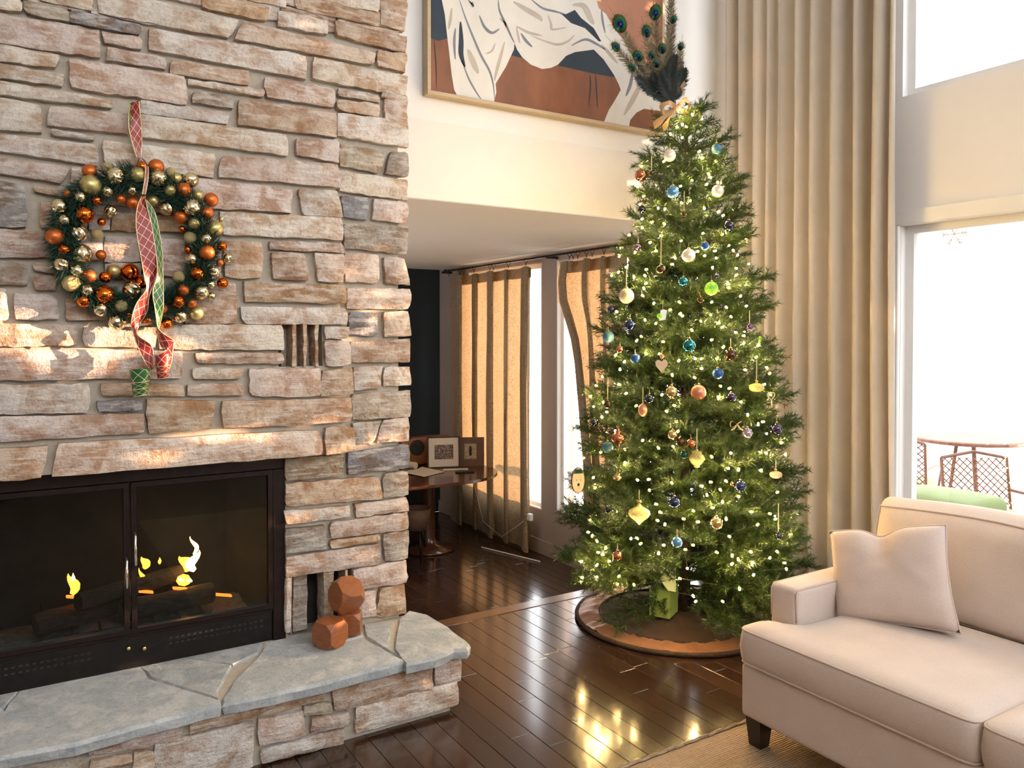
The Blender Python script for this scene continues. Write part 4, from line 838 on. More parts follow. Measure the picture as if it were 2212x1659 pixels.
# wooden speaker
M['spk'] = wood('speaker_veneer', (0.20, 0.075, 0.03), 0.35, 6, (1, 10, 10), 0.2); M['grille'] = plain('black_grille', (0.012, 0.012, 0.013), 0.8, var=0.3, nscale=90)
ysp = 7.45; a, b = at(868, 970, Y=ysp), at(975, 970, Y=ysp); hz = at(960, 941, Y=ysp).z
sp = empty('speaker', ((a.x + b.x) / 2, ysp, ZD), 'wooden radio with black round speaker behind the photo frames', 'speaker')
MB().bbox(((a.x + b.x) / 2, ysp + 0.07, (ZD + hz) / 2 + 0.002), ((b.x - a.x) / 2, 0.07, (hz - ZD) / 2), bev=0.025, seg=3).ob('cabinet', M['spk'], sp, sharp=40)
for px, r in ((901, 0.082), (951, 0.06)):
    q = at(px, 967, Y=ysp); MB().lathe([(r, 0), (r, 0.008), (r * 0.8, 0.012)], 24, (q.x, ysp + 0.001, q.z), Matrix.Rotation(PI / 2, 4, 'X')).ob('speaker_cone', M['grille'], sp)
for px in (884, 964):
    q = at(px, 946, Y=ysp); MB().lathe([(0.016, 0), (0.016, 0.015)], 14, (q.x, ysp + 0.001, q.z), Matrix.Rotation(PI / 2, 4, 'X')).ob('knob', M['grille'], sp)
def photo_mat(name, c1, c2, c3):
    m, nt, p, out = nodes(name); f = noise_tex(nt, coords(nt), 55, 4, 0.7); L(nt, ramp(nt, [(0.38, c1), (0.5, c2), (0.62, c3)], f), p.inputs['Base Color']); p.inputs['Roughness'].default_value = 0.25; return m
M['photo1'] = photo_mat('group_photo', (0.01, 0.01, 0.014), (0.08, 0.05, 0.05), (0.35, 0.25, 0.22)); M['photo2'] = photo_mat('sepia_photo', (0.30, 0.22, 0.14), (0.42, 0.32, 0.20), (0.50, 0.40, 0.26)); M['mat_white'] = plain('mat_board', (0.62, 0.56, 0.48), 0.8, var=0.03)
M['folder'] = plain('brown_card', (0.15, 0.085, 0.055), 0.7, var=0.1)
def pframe(name, pxa, pxb, pyt, y, fmat, label, matw, photo, ph_rect, ang):
    a, b = at(pxa, 1000, Y=y), at(pxb, 1000, Y=y); h = at(pxa, pyt, Y=y).z - ZD; w = (b.x - a.x)
    e = empty(name, ((a.x + b.x) / 2, y, ZD), label, 'photo frame'); e.rotation_euler = (-0.10, 0, ang)
    t = matw; f = MB().box(-w / 2, w / 2, 0, 0.015, 0, t).box(-w / 2, w / 2, 0, 0.015, h - t, h).box(-w / 2, -w / 2 + t, 0, 0.015, t, h - t).box(w / 2 - t, w / 2, 0, 0.015, t, h - t); f.ob('frame', fmat, e, local=True)
    MB().box(-w / 2 + t, w / 2 - t, 0.004, 0.012, t, h - t).ob('mat_board', M['mat_white'] if photo == 'photo1' else M['folder'], e, local=True)
    u0, u1, v0, v1 = ph_rect; MB().box(-w / 2 + u0 * w, -w / 2 + u1 * w, 0.002, 0.005, v0 * h, v1 * h).ob('photograph', M[photo], e, local=True)
    MB().box(-0.02, 0.02, 0.015, 0.06, 0.0, h * 0.6).ob('easel_back', fmat, e, local=True)
    return e, w, h
pframe('photo_frame', 927, 990, 946, 7.18, M['black'], 'black photo frame with white mat and group photograph on the desk', 0.014, 'photo1', (0.22, 0.80, 0.28, 0.74), -0.35)
e2, w2, h2_ = pframe('photo_frame', 990, 1042, 947, 7.14, M['folder'], 'brown card photo frame with small sepia portrait at the desk end', 0.012, 'photo2', (0.28, 0.72, 0.25, 0.78), -0.5)
fig = MB(); fig.box(-0.012, 0.012, 0.0, 0.0025, h2_ * 0.36, h2_ * 0.62); fig.lathe([(0.001, 0), (0.012, 0.006), (0.012, 0.016), (0.001, 0.022)], 10, (0, 0.001, h2_ * 0.62)); fig.ob('portrait_figure', M['grille'], e2, local=True)
M['paper'] = plain('paper', (0.62, 0.54, 0.42), 0.8, var=0.04, nscale=5)
pp = [at(870, 1022, Z=ZD + 0.004), at(912, 1010, Z=ZD + 0.004), at(962, 1019, Z=ZD + 0.004), at(917, 1030, Z=ZD + 0.004)]
mb = MB(); n = 6
for j in range(n + 1):
    for i in range(n + 1): q = pp[0].lerp(pp[1], i / n).lerp(pp[3].lerp(pp[2], i / n), j / n); mb.v.append((q.x, q.y, q.z + 0.012 * (math.sin(i * 1.1) * 0.5 + 0.5) * (1 - j / n)))
for j in range(n):
    for i in range(n): mb.f.append((j * (n + 1) + i, j * (n + 1) + i + 1, (j + 1) * (n + 1) + i + 1, (j + 1) * (n + 1) + i))
tag(mb.ob('paper_sheet', M['paper'], smooth=True), 'curled sheet of paper lying on the desk edge', 'paper')
a = at(872, 1003, Z=ZD + 0.03); b = at(898, 1006, Z=ZD + 0.03); tag(MB().tube([a, b], 0.035, 14).ob('paper_roll', M['paper'], sharp=40), 'rolled paper lying on the desk beside the stone pier', 'paper')
a, b = at(957, 1015, Z=ZD + 0.008), at(1011, 1013, Z=ZD + 0.008); d_ = (b - a).normalized(); an = math.atan2(d_.y, d_.x)
tag(MB().bbox((a + b) / 2, ((b - a).length / 2, 0.018, 0.007), Matrix.Rotation(an, 3, 'Z'), bev=0.002, seg=1).ob('ruler', M['paper']), 'pale flat ruler lying on the desk in front of the frames', 'ruler')
a, b = at(984, 1020, Z=ZD + 0.006), at(1024, 1019, Z=ZD + 0.006); tag(MB().bbox((a + b) / 2, ((b - a).length / 2, 0.035, 0.005), Matrix.Rotation(an, 3, 'Z'), bev=0.003, seg=1).ob('phone', M['grille']), 'flat black phone lying near the front edge of the desk', 'phone')
q = at(900, 1122, Y=6.9); bk = MB().lathe([(0.10, 0), (0.13, 0.12), (0.14, 0.20), (0.13, 0.20), (0.12, 0.12), (0.09, 0.01)], 20, (q.x, q.y, ZF + 0.25)); 
st = empty('stool', (q.x, q.y, ZF), 'low stool with a pale bowl shaped seat under the desk', 'stool')
bk.ob('seat', M['folder'], st, smooth=True)
for k in range(3):
    an_ = k * 2 * PI / 3 + 0.4; MB().tube([(q.x + 0.06 * math.cos(an_), q.y + 0.06 * math.sin(an_), ZF + 0.26), (q.x + 0.15 * math.cos(an_), q.y + 0.15 * math.sin(an_), ZF)], 0.012, 8).ob('leg', M['black'], st, smooth=True)
# ---------------------------------------------------------------- Christmas tree
TX, TY = 3.285, 3.355
PROF = [(0.02, 0.42), (0.10, 0.60), (0.22, 0.70), (0.40, 0.715), (0.60, 0.685), (0.88, 0.635), (1.16, 0.60), (1.44, 0.55), (1.71, 0.505), (1.99, 0.43), (2.27, 0.345), (2.55, 0.285), (2.82, 0.205), (2.98, 0.11), (3.06, 0.02)]
def tr(z):
    if z <= PROF[0][0]: return PROF[0][1]
    for (a, ra), (b, rb) in zip(PROF, PROF[1:]):
        if z <= b: return ra + (rb - ra) * (z - a) / (b - a)
    return 0.0
def needle_mat(name, c):
    m, nt, p, out = nodes(name); oi = N(nt, 'ShaderNodeObjectInfo'); f = noise_tex(nt, coords(nt), 40, 2)
    b = ramp(nt, [(0.3, tuple(x * 0.6 for x in c)), (0.7, tuple(x * 1.35 for x in c))], f)
    L(nt, mixc(nt, 1.0, b, ramp(nt, [(0, (0.8, 0.85, 0.9)), (1, (1.25, 1.1, 0.8))], oi.outputs['Random']), 'MULTIPLY'), p.inputs['Base Color']); p.inputs['Roughness'].default_value = 0.42; return m
M['needle'] = needle_mat('pine_needles', (0.030, 0.064, 0.008)); M['bark'] = plain('trunk_brown', (0.05, 0.032, 0.02), 0.9, var=0.3, nscale=25, bmp=0.4)
tree = empty('christmas_tree', (TX, TY, 0), 'tall artificial Christmas tree with warm white lights standing by the window', 'tree')
MB().tube([(TX, TY, 0.02), (TX, TY, 1.5), (TX, TY, 2.98)], [0.035, 0.025, 0.008], 10).ob('trunk', M['bark'], tree, smooth=True)
stand = MB()
for k in range(4):
    a = k * PI / 2 + 0.05; stand.tube([(TX, TY, 0.12), (TX + 0.18 * math.cos(a), TY + 0.18 * math.sin(a), 0.06), (TX + 0.26 * math.cos(a), TY + 0.26 * math.sin(a), 0.052)], 0.012, 6)
stand.ob('stand', M['black'], tree, smooth=True)
def sprig(Lb, seed):
    r = random.Random(seed); mb = MB()
    def needles(a, b, n, ln):
        d = (b - a).normalized(); ax = d.orthogonal().normalized(); ay = d.cross(ax)
        for k in range(n):
            t = r.random() ** 0.9; p = a.lerp(b, t); an = r.uniform(0, 2 * PI); o = ax * math.cos(an) + ay * math.sin(an)
            q = (d * r.uniform(0.55, 1.0) + o * r.uniform(0.6, 1.0)).normalized() * ln * r.uniform(0.75, 1.15)
            sd = q.cross(Vector((r.uniform(-1, 1), r.uniform(-1, 1), r.uniform(-1, 1)))).normalized() * 0.0017
            mb.add([p - sd, p + sd, p + q], [(0, 1, 2)])
    stem = [Vector((Lb * t, 0, 0.05 * Lb * math.sin(t * 2.4))) for t in [0, .25, .5, .75, 1.0]]
    def sp_(t): k = min(3, int(t * 4)); return stem[k].lerp(stem[k + 1], t * 4 - k)
    mb.tube(stem, [0.006, 0.005, 0.004, 0.003, 0.002], 4, cap=False)
    start = max(0.10, 1 - 0.44 / Lb)
    nt_ = max(5, int((1 - start) * Lb / 0.030))
    for i in range(nt_):
        t = start + (1 - start) * (i + r.random() * 0.5) / nt_
        p = sp_(min(0.99, t)); tl = min(0.17, 0.07 + (1 - t) * Lb * 0.55) * r.uniform(0.8, 1.15)
        for s in ((-1, 1) if i % 3 else (-1, 1, 0)):
            an = r.uniform(0.55, 0.95); d = Vector((math.cos(an), s * math.sin(an), r.uniform(-0.25, 0.45) if s else 0.9)).normalized()
            e = p + d * tl * (1 if s else 0.7); mb.tube([p, e], [0.0022, 0.0014], 3, cap=False); needles(p, e, int(48 * tl / 0.12), 0.037)
    needles(sp_(start), sp_(0.999), int(70 * (1 - start) * Lb / 0.2), 0.042); needles(stem[3], stem[4] + (stem[4] - stem[3]) * 0.1, 30, 0.035)
    return mb.me('branch', M['needle'])
LV = [0.10, 0.16, 0.22, 0.30, 0.38, 0.46, 0.54, 0.62, 0.70]
SPR = {l: [sprig(l, int(l * 1000) + k) for k in range(2)] for l in LV}
rnd = random.Random(21); NB = 292; cum = []; tot = 0; zz = [0.10 + 2.84 * i / 400 for i in range(401)]
for z in zz: tot += (tr(z) ** 1.0 + 0.07) * (1.35 if z < 0.4 else 1.0); cum.append(tot)
for i in range(NB):
    tg = tot * (i + 0.5) / NB; k = next(j for j, c in enumerate(cum) if c >= tg); z = zz[k] + rnd.uniform(-0.03, 0.03)
    up = 0.20 + 0.25 * (z / 3.0) ** 2
    r = tr(z) * rnd.uniform(0.82, 1.06); a = i * 2.39996 + rnd.uniform(-0.15, 0.15)
    if z < 0.30: up = -0.12
    gapd = (-fw0 * math.cos(0.22) - RT * math.sin(0.22)); 
    if z < 0.44 and math.cos(a) * gapd.x + math.sin(a) * gapd.y > (0.962 if z > 0.3 else 0.945): continue
    l = min(LV, key=lambda q: abs(q - r)); o = bpy.data.objects.new('branch', rnd.choice(SPR[l])); sc = max(0.8, min(1.25, r / l / math.cos(up)))
    o.location = (0, 0, z - math.tan(up) * r * 0.85); o.rotation_euler = Euler((rnd.uniform(-0.3, 0.3), -up + rnd.uniform(-0.12, 0.12), a)); o.scale = (sc, 1, 1); link(o, tree, True)
tipm = sprig(0.16, 77)
for px, py in ((1525, 222), (1500, 262), (1480, 235)):
    b_ = Vector((TX, TY, 2.80)); p = at(px, py, D=dep((TX, TY, 2.9))); o = bpy.data.objects.new('branch', tipm); o.location = b_ - Vector((TX, TY, 0)); d = (p - b_); o.rotation_euler = d.to_track_quat('X', 'Z').to_euler(); o.scale = (max(0.8, d.length / 0.16 * 0.9), 1, 1); link(o, tree, True)

def tree_hit(px, py, frac=0.95):
    d = ray(px, py); best = None
    for i in range(220):
        t = 3.7 + i * 0.008; p = CAM + d * t; h = math.hypot(p.x - TX, p.y - TY); R_ = tr(p.z) * frac
        if h < R_: return p
        if best is None or h - R_ < best[0]: best = (h - R_, p)
    return best[1]
# light string
BUL = {4: "1045 155 1115 125 1165 185 1250 225 1035 290 1083 268 1113 290 978 350 1082 382 927 585 1230 500 1250 560 1370 590 1305 690 1325 725 1385 765 1165 748 1070 797 1292 780 700 805 750 885 720 955 875 985 935 990 1075 940 1150 920 1290 880 1270 990 1388 1020 1425 1050 735 1080 825 1105 930 1122 740 1155 630 1215 895 1220 1260 1200 1425 1208 805 1280 560 1325 855 1350 680 1360 1070 1265 1480 1305 1515 1345 1365 1350 1215 1355 1275 1390 1555 1385 1370 1410 1018 1405 1000 1465 545 1395 1340 1490 770 1510 1545 1500 535 1535 480 1560 670 1575 1540 1560 775 1625 1465 1625 1625 1640 600 1490 765 1565 735 630",
 5: "775 45 755 95 740 150 840 215 1055 205 975 275 1470 45 1580 155 1630 240 1455 250 1335 205 525 290 765 362 855 390 1060 310 1085 325 1495 330 1390 385 1240 370 1425 420 1325 315 1165 450 1535 465 1610 495 690 540 730 500 915 545 1330 530 1605 560 1730 570 770 645 885 650 515 660 585 720 1055 705 1245 690 1190 690 1375 690 1430 595 550 785 1710 680 1800 765 1830 815 1615 785 1250 775 1185 850 995 825 400 845 540 910 1410 925 1480 945 1785 910 910 995 605 985 410 1060 690 1090 1015 1090 1395 1020 1835 1000 1585 1060 435 1145 395 1185 950 1140 1035 1225 1640 1165 1730 1255 1765 1230 1040 1315 510 1305 745 1385 1005 1440 1800 1330 1605 1345 880 1455 210 1440 385 1490 600 1580 590 1460 1750 1490 1800 1500 1335 1530 1960 1510 1475 1625 1560 1640 1755 1640 1925 1410 325 1100 300 1010 345 920 1495 1495 235 1540",
 6: "640 10 385 118 400 200 745 140 840 220 830 135 1020 160 1270 190 1310 265 1335 155 1460 145 1485 45 1565 60 1745 60 1880 240 1415 215 1570 275 580 395 355 465 375 590 345 565 415 640 485 695 425 730 455 745 515 800 410 835 285 805 295 935 413 930 595 920 580 985 715 995 690 615 735 610 765 660 925 400 910 470 965 505 1115 455 890 335 1240 480 1360 365 1435 320 1465 460 1195 390 1825 415 1870 455 1720 505 1675 400 1495 600 1200 670 1130 705 915 740 1515 750 1510 825 1565 790 1150 860 1820 775 1680 815 1670 725 1690 910 1945 815 1955 860 1985 580 1085 940 1575 1030 1215 1130 1195 1080 960 670 1440 1130 1385 725 1880 720"}
TC = {4: (1200, 200, .25316), 5: (1200, 600, .25316), 6: (1180, 1000, .2652)}
M['bulb'] = emit('warm_bulb', (1.0, 0.66, 0.26), 620.0); M['wire'] = plain('green_wire', (0.01, 0.03, 0.012), 0.5)
strand = empty('string_lights', (TX, TY, 0.3), 'string of tiny warm white lights wound through the Christmas tree', 'string lights')
M['bulb_halo'] = emit('amber_bulb_halo', (1.0, 0.58, 0.10), 1.5)  # glowing amber lobe imitates the halo of light around each bulb
bm = bmesh.new(); bmesh.ops.create_icosphere(bm, subdivisions=1, radius=0.0060); nf_ = len(bm.faces); bmesh.ops.create_icosphere(bm, subdivisions=1, radius=0.0072, matrix=Matrix.Translation((0, 0, -0.0072)))
bm.faces.ensure_lookup_table()
for i, f in enumerate(bm.faces): f.material_index = 0 if i < nf_ else 1
bme_ = bpy.data.meshes.new('bulb'); bm.to_mesh(bme_); bm.free(); bme_.materials.append(M['bulb']); bme_.materials.append(M['bulb_halo'])
sock = MB().tube([(0, 0, -0.018), (0, 0, -0.004)], 0.0035, 5).me('socket', M['wire'])
pts = []
for c, s in BUL.items():
    q = [float(a) for a in s.split()]; ox, oy, sc = TC[c]
    for i in range(0, len(q), 2): pts.append(tree_hit(ox + q[i] * sc, oy + q[i + 1] * sc, rnd.uniform(0.93, 1.04)))
for i in range(60):
    z = 0.2 + 2.5 * ((i * 0.618) % 1.0) ** 1.3; a = rnd.uniform(-0.6, 1.9) ; r = tr(z) * 0.95; pts.append(Vector((TX + r * math.cos(a), TY + r * math.sin(a), z)))
for p in pts:
    o = bpy.data.objects.new('bulb', bme_); o.location = p - Vector(strand.location); o.rotation_euler = (rnd.uniform(0, 6.3), rnd.uniform(0, 6.3), 0); link(o, strand, True)
order = sorted(pts, key=lambda p: (int((3 - p.z) / 0.12), math.atan2(p.y - TY, p.x - TX)))
w = MB()
for a, b in zip(order, order[1:]):
    if (a - b).length < 0.45:
        m_ = (a + b) / 2; m_.z -= 0.02; inn = (Vector((TX, TY, m_.z)) - m_) * 0.12; w.tube([a, m_ + inn, b], 0.0013, 3, cap=False)
w.ob('wire', M['wire'], strand)['kind'] = 'stuff'
MB().tube([at(1452, 1193, Y=3.0), at(1449, 1215, Y=3.02), at(1430, 1240, Y=3.05), at(1415, 1262, Y=3.1), at(1412, 1275, Y=3.15)], 0.004, 6).ob('power_lead', M['black'], strand, smooth=True)

# ornaments
def om(n, c, r, m_, **k): M[n] = plain(n, c, r, m_, **k)
om('pearl', (0.72, 0.66, 0.56), 0.28, 0.35, var=0.03, coat=0.5); om('sky_blue', (0.10, 0.28, 0.46), 0.22, 0.5, var=0.1, coat=0.5); om('copper', (0.55, 0.20, 0.09), 0.15, 0.9, var=0.05); om('rose_copper', (0.58, 0.24, 0.14), 0.36, 0.7, var=0.05)
om('slate_blue', (0.06, 0.16, 0.22), 0.5, 0.3, var=0.1); om('ink', (0.006, 0.010, 0.022), 0.08, 0.6, var=0.1, coat=1.0); om('navy', (0.008, 0.02, 0.085), 0.08, 0.7, var=0.1, coat=1.0); om('royal', (0.015, 0.07, 0.24), 0.35, 0.5, var=0.1)
om('teal_orn', (0.0, 0.20, 0.22), 0.07, 0.9, var=0.1, coat=0.8); om('lime_glit', (0.22, 0.55, 0.05), 0.4, 0.3, var=0.6, nscale=160, bmp=0.8); om('bronze_orn', (0.09, 0.05, 0.025), 0.2, 0.8, var=0.1); om('gold_orn', (0.62, 0.46, 0.18), 0.2, 0.9, var=0.06)
om('cream_tex', (0.60, 0.50, 0.30), 0.5, 0.4, var=0.35, nscale=70, bmp=0.8); om('gold_gl', (0.75, 0.55, 0.22), 0.35, 0.8, var=0.6, nscale=200, bmp=1.0); om('pink_gl', (0.62, 0.36, 0.28), 0.35, 0.7, var=0.5, nscale=180, bmp=1.0); om('purple', (0.10, 0.035, 0.13), 0.15, 0.6, var=0.2, coat=0.6)
om('plum', (0.022, 0.010, 0.045), 0.08, 0.6, var=0.1, coat=1.0); om('lilac', (0.34, 0.27, 0.32), 0.1, 0.6, var=0.15, coat=0.6); om('birch', (0.62, 0.44, 0.26), 0.7, 0.0, var=0.1); om('twine', (0.50, 0.40, 0.24), 0.9, 0.0, var=0.1); om('dk_green', (0.01, 0.06, 0.04), 0.2, 0.5); om('white_orn', (0.75, 0.74, 0.68), 0.4, 0.0)
sph = {}
def ball(px, py, c, d, mat, label, strl=0, shape_='ball', ar=1.0, fr_=1.03, name='bauble'):
    ox, oy, s = TC[c]; X_, Y_, dp = ox + px * s, oy + py * s, d * s
    p = tree_hit(X_, Y_, fr_); r = 0.5 * dp * dep(p) / FPX
    p = p - ray(X_, Y_).normalized() * (r * 0.5)
    if shape_ == 'ball': prof = [(max(1e-4, math.sin(PI * i / 12)), -ar * math.cos(PI * i / 12)) for i in range(13)]
    elif shape_ == 'onion': prof = [(0.02, -1.05), (0.12, -0.95), (0.45, -0.62), (0.85, -0.30), (1.0, -0.02), (0.92, 0.22), (0.6, 0.45), (0.28, 0.62), (0.12, 0.85), (0.04, 1.0)]
    elif shape_ == 'finial': prof = [(0.03, -1.45), (0.14, -1.38), (0.18, -1.25), (0.10, -1.15), (0.28, -1.0), (0.25, -0.85), (0.8, -0.5), (1.0, 0.0), (0.85, 0.42), (0.5, 0.62), (0.28, 0.72), (0.36, 0.85), (0.30, 1.0), (0.16, 1.1), (0.22, 1.2), (0.1, 1.32)]
    elif shape_ == 'lantern': prof = [(0.05, -1.2), (0.4, -1.05), (0.35, -0.85), (0.6, -0.7), (1.0, -0.1), (1.02, 0.15), (0.8, 0.55), (0.62, 0.65), (0.66, 0.9), (0.5, 1.0), (0.05, 1.02)]
    elif shape_ == 'wide': prof = [(0.05, -0.62), (0.5, -0.56), (0.9, -0.30), (1.0, 0.0), (0.9, 0.30), (0.45, 0.50), (0.2, 0.55), (0.08, 0.72)]
    top = prof[-1][1]
    o = MB().lathe([(a * r, b * r) for a, b in prof], 20).ob(name, M[mat], smooth=True); o.location = p; tag(o, label, 'ornament', 'ornaments hanging on the Christmas tree')
    if dp > 9: MB().lathe([(0.22 * r, 0), (0.24 * r, 0.2 * r), (0.12 * r, 0.26 * r)], 10, (0, 0, top * r * 0.96)).ob('cap', M['gold_orn'], o, smooth=True, local=True)
    sl_ = strl * s * dep(p) / FPX if strl else r * 0.9
    MB().tube([(-0.001, 0, top * r + 0.1 * r), (0.002, 0.002, top * r + sl_)], 0.0012 if not strl else 0.0022, 5).ob('hanging_loop', M['twine'] if strl else M['gold_orn'], o, local=True)
    return o
O4, O5, O6 = 4, 5, 6
ball(975, 537, 4, 105, 'pearl', 'pearl white ball, highest of the pearl balls on the tree')
ball(1000, 850, 4, 110, 'sky_blue', 'light blue pearly ball near the top of the tree')
ball(730, 705, 4, 105, 'copper', 'shiny copper ball at the upper left edge of the tree')
ball(820, 690, 4, 45, 'bronze_orn', 'tiny brown ball beside the upper shiny copper ball', 130)
ball(1385, 840, 4, 105, 'pearl', 'pearl white ball at the right edge near the tree top')
ball(1375, 480, 4, 90, 'slate_blue', 'dull teal blue ball, highest at the right edge of the tree')
ball(1480, 1140, 4, 100, 'ink', 'glossy black ball at the right edge against the drape')
ball(1135, 1390, 4, 115, 'pearl', 'pearl white ball in the middle of the tree, lowest of the pearls')
ball(1275, 1310, 4, 75, 'royal', 'small blue ball right of the lowest pearl ball')
ball(1097, 1040, 4, 48, 'bronze_orn', 'tiny brown glass drop on a long twine below the light blue ball', 170, 'ball', 1.2)
ball(900, 1510, 4, 80, 'bronze_orn', 'dark brown ball hanging on a long knotted twine', 250)
ball(705, 1315, 4, 62, 'purple', 'small purple glass ornament at the left edge by the curtain', 40, 'onion')
ball(735, 995, 4, 68, 'ink', 'black ball half hidden at the upper left edge')
ball(1375, 1565, 4, 42, 'navy', 'very small navy ball above the green glitter ball')
ball(605, 155, 5, 130, 'cream_tex', 'large textured cream gold ball on the left side of the tree', 150)
ball(475, 270, 5, 62, 'navy', 'small navy ball below the large cream gold ball')
ball(635, 405, 5, 97, 'navy', 'shiny navy ball at left beside the dull teal ball')
ball(450, 505, 5, 100, 'slate_blue', 'dull grey teal ball at the left edge of the tree')
ball(1330, 92, 5, 117, 'lime_glit', 'bright green glitter ball on the right of the tree')
ball(1090, 35, 5, 85, 'teal_orn', 'small teal ball left of the bright green glitter ball')
ball(1140, 580, 5, 117, 'teal_orn', 'large shiny teal ball in the middle of the tree')
ball(1495, 660, 5, 112, 'bronze_orn', 'dark bronze ball on the right above a blue ball', 90)
ball(680, 690, 5, 85, 'royal', 'matte blue ball left of the wooden heart')
ball(1385, 818, 5, 95, 'royal', 'matte blue ball right of the large rose copper ball')
ball(1715, 935, 5, 128, 'gold_gl', 'wide gold glitter ornament on a ribbon near the right edge', 190, 'wide')
ball(990, 975, 5, 110, 'gold_orn', 'pale gold ball left of the large rose copper ball')
ball(1220, 978, 5, 132, 'rose_copper', 'large rose copper ball in the middle of the tree')
ball(745, 1130, 5, 78, 'rose_copper', 'egg shaped copper ornament hanging on a thread', 140, 'ball', 1.4)
ball(445, 1082, 5, 66, 'bronze_orn', 'brown ball on long white twine at the left edge', 200)
ball(330, 1235, 5, 68, 'ink', 'dark ball at the lower left edge above the copper finial')
ball(535, 1370, 5, 135, 'copper', 'copper finial shaped ornament on the lower left', 0, 'finial')
ball(445, 1447, 5, 97, 'slate_blue', 'dark teal ball just below the copper finial')
ball(1655, 420, 5, 62, 'purple', 'small purple ball at the right edge on a thread', 110)
ball(1635, 1325, 5, 92, 'lilac', 'lilac grey glass ball beside the twine bow')
ball(1885, 1290, 5, 107, 'plum', 'glossy dark purple ball at the right edge')
ball(1000, 1340, 5, 87, 'gold_orn', 'gold glass ball left of the small copper ball')
ball(1155, 1415, 5, 82, 'copper', 'small shiny copper ball above the glitter lantern')
ball(1205, 1545, 5, 130, 'gold_gl', 'silver gold glitter lantern ornament on a white ribbon', 190, 'lantern')
ball(1235, 190, 5, 60, 'bronze_orn', 'small brown ball below the bright green glitter ball')
ball(550, 612, 5, 66, 'copper', 'small orange copper ball left of the matte blue ball')
ball(800, 1035, 5, 84, 'ink', 'dark ball behind the egg shaped copper ornament')
ball(1065, 1400, 5, 76, 'bronze_orn', 'dark bronze ball left of the small shiny copper ball')
ball(1100, 1512, 5, 74, 'dk_green', 'dark green ball left of the glitter lantern')
ball(1500, 1020, 5, 84, 'plum', 'dark plum ball deep in the branches right of centre')
ball(580, 115, 6, 68, 'gold_orn', 'small gold ball beside the painted wooden slice')
ball(757, 410, 6, 180, 'gold_gl', 'large gold glitter onion ornament low on the tree', 100, 'onion')
ball(1043, 320, 6, 97, 'navy', 'shiny navy ball right of the large gold onion')
ball(1580, 190, 6, 97, 'navy', 'shiny navy ball low on the right side of the tree')
ball(1387, 490, 6, 105, 'gold_orn', 'gold ball low on the right half of the tree')
ball(1065, 645, 6, 90, 'sky_blue', 'grey blue ball low in the middle, lowest of the blue balls', 60)
ball(580, 755, 6, 82, 'copper', 'copper ball low at left, lowest ornament on the tree', 60)
ball(510, 382, 6, 66, 'ink', 'dark ball left of the large gold onion')
ball(1890, 592, 6, 64, 'ink', 'dark ball on a long pale twine at the lower right edge', 230)
ball(1870, 95, 6, 100, 'pink_gl', 'pink glitter ornament at the right edge', 80, 'wide')
ball(1515, 172, 6, 34, 'copper', 'tiny copper ball beside the lower right navy ball')
ball(910, 668, 5, 44, 'copper', 'tiny copper ball just above the wooden heart')
# flat ornaments
def flat_orn(name, px, py, c, size, poly, mat, label, th=0.006, yaw=0.0):
    ox, oy, s = TC[c]; p = tree_hit(ox + px * s, oy + py * s, 1.14); k = size * s * dep(p) / FPX
    e = empty(name, p, label, 'ornament', 'ornaments hanging on the Christmas tree'); e.rotation_euler = (0, 0, math.atan2(RT.y, RT.x) + yaw)
    MB().prism([(x * k, y * k) for x, y in poly], lambda u, v, t: (u, t, v), -th / 2, th / 2).ob('body', M[mat], e, local=True)
    MB().tube([(0, 0, max(q[1] for q in poly) * k * 0.9), (0.003, 0.01, max(q[1] for q in poly) * k + 0.05)], 0.0012, 5).ob('hanging_loop', M['twine'], e, local=True); return e, k
heart = [(0, -0.52), (-0.25, -0.26), (-0.47, 0.05), (-0.50, 0.28), (-0.38, 0.46), (-0.18, 0.48), (0, 0.34), (0.18, 0.48), (0.38, 0.46), (0.50, 0.28), (0.47, 0.05), (0.25, -0.26)]
flat_orn('wooden_heart', 905, 752, 5, 105, heart, 'birch', 'plain wooden heart ornament in the middle of the tree')
oval = [(0.26 * math.cos(a), 0.5 * math.sin(a)) for a in [i * PI / 10 for i in range(20)]]
es, ks = flat_orn('wooden_slice', 258, 142, 6, 205, oval, 'birch', 'oval wooden slice painted with a face at the left edge', 0.012, 0.3)
MB().tube([(x * ks, 0, z * ks) for x, z in oval], 0.004, 6, closed=True).ob('bark_edge', M['bark'], es, local=True)
for x in (-0.07, 0.09): MB().sphere((x * ks, -0.007, 0.02 * ks), 0.0028, 8, 6).ob('eye', M['black'], es, local=True)
MB().bbox((0.0, -0.008, -0.16 * ks), (0.006, 0.002, 0.007), bev=0.001, seg=1).ob('nose', M['black'], es, local=True)
MB().prism([(-0.20 * ks, 0.28 * ks), (0.20 * ks, 0.28 * ks), (0.12 * ks, 0.45 * ks), (-0.12 * ks, 0.45 * ks)], lambda u, v, t: (u, t, v), -0.008, -0.006).ob('painted_cap', M['dk_green'], es, local=True)
tagp = [(-0.3, -0.5), (0.25, -0.42), (0.38, 0.42), (0.05, 0.5), (-0.2, 0.4)]
ec, kc = flat_orn('gift_tag', 915, 318, 5, 95, tagp, 'white_orn', 'white and green tag ornament left of centre')
MB().sphere((-0.3 * kc, -0.006, -0.1 * kc), 0.26 * kc, 12, 8).ob('green_bead', M['lime_glit'], ec, smooth=True, local=True)
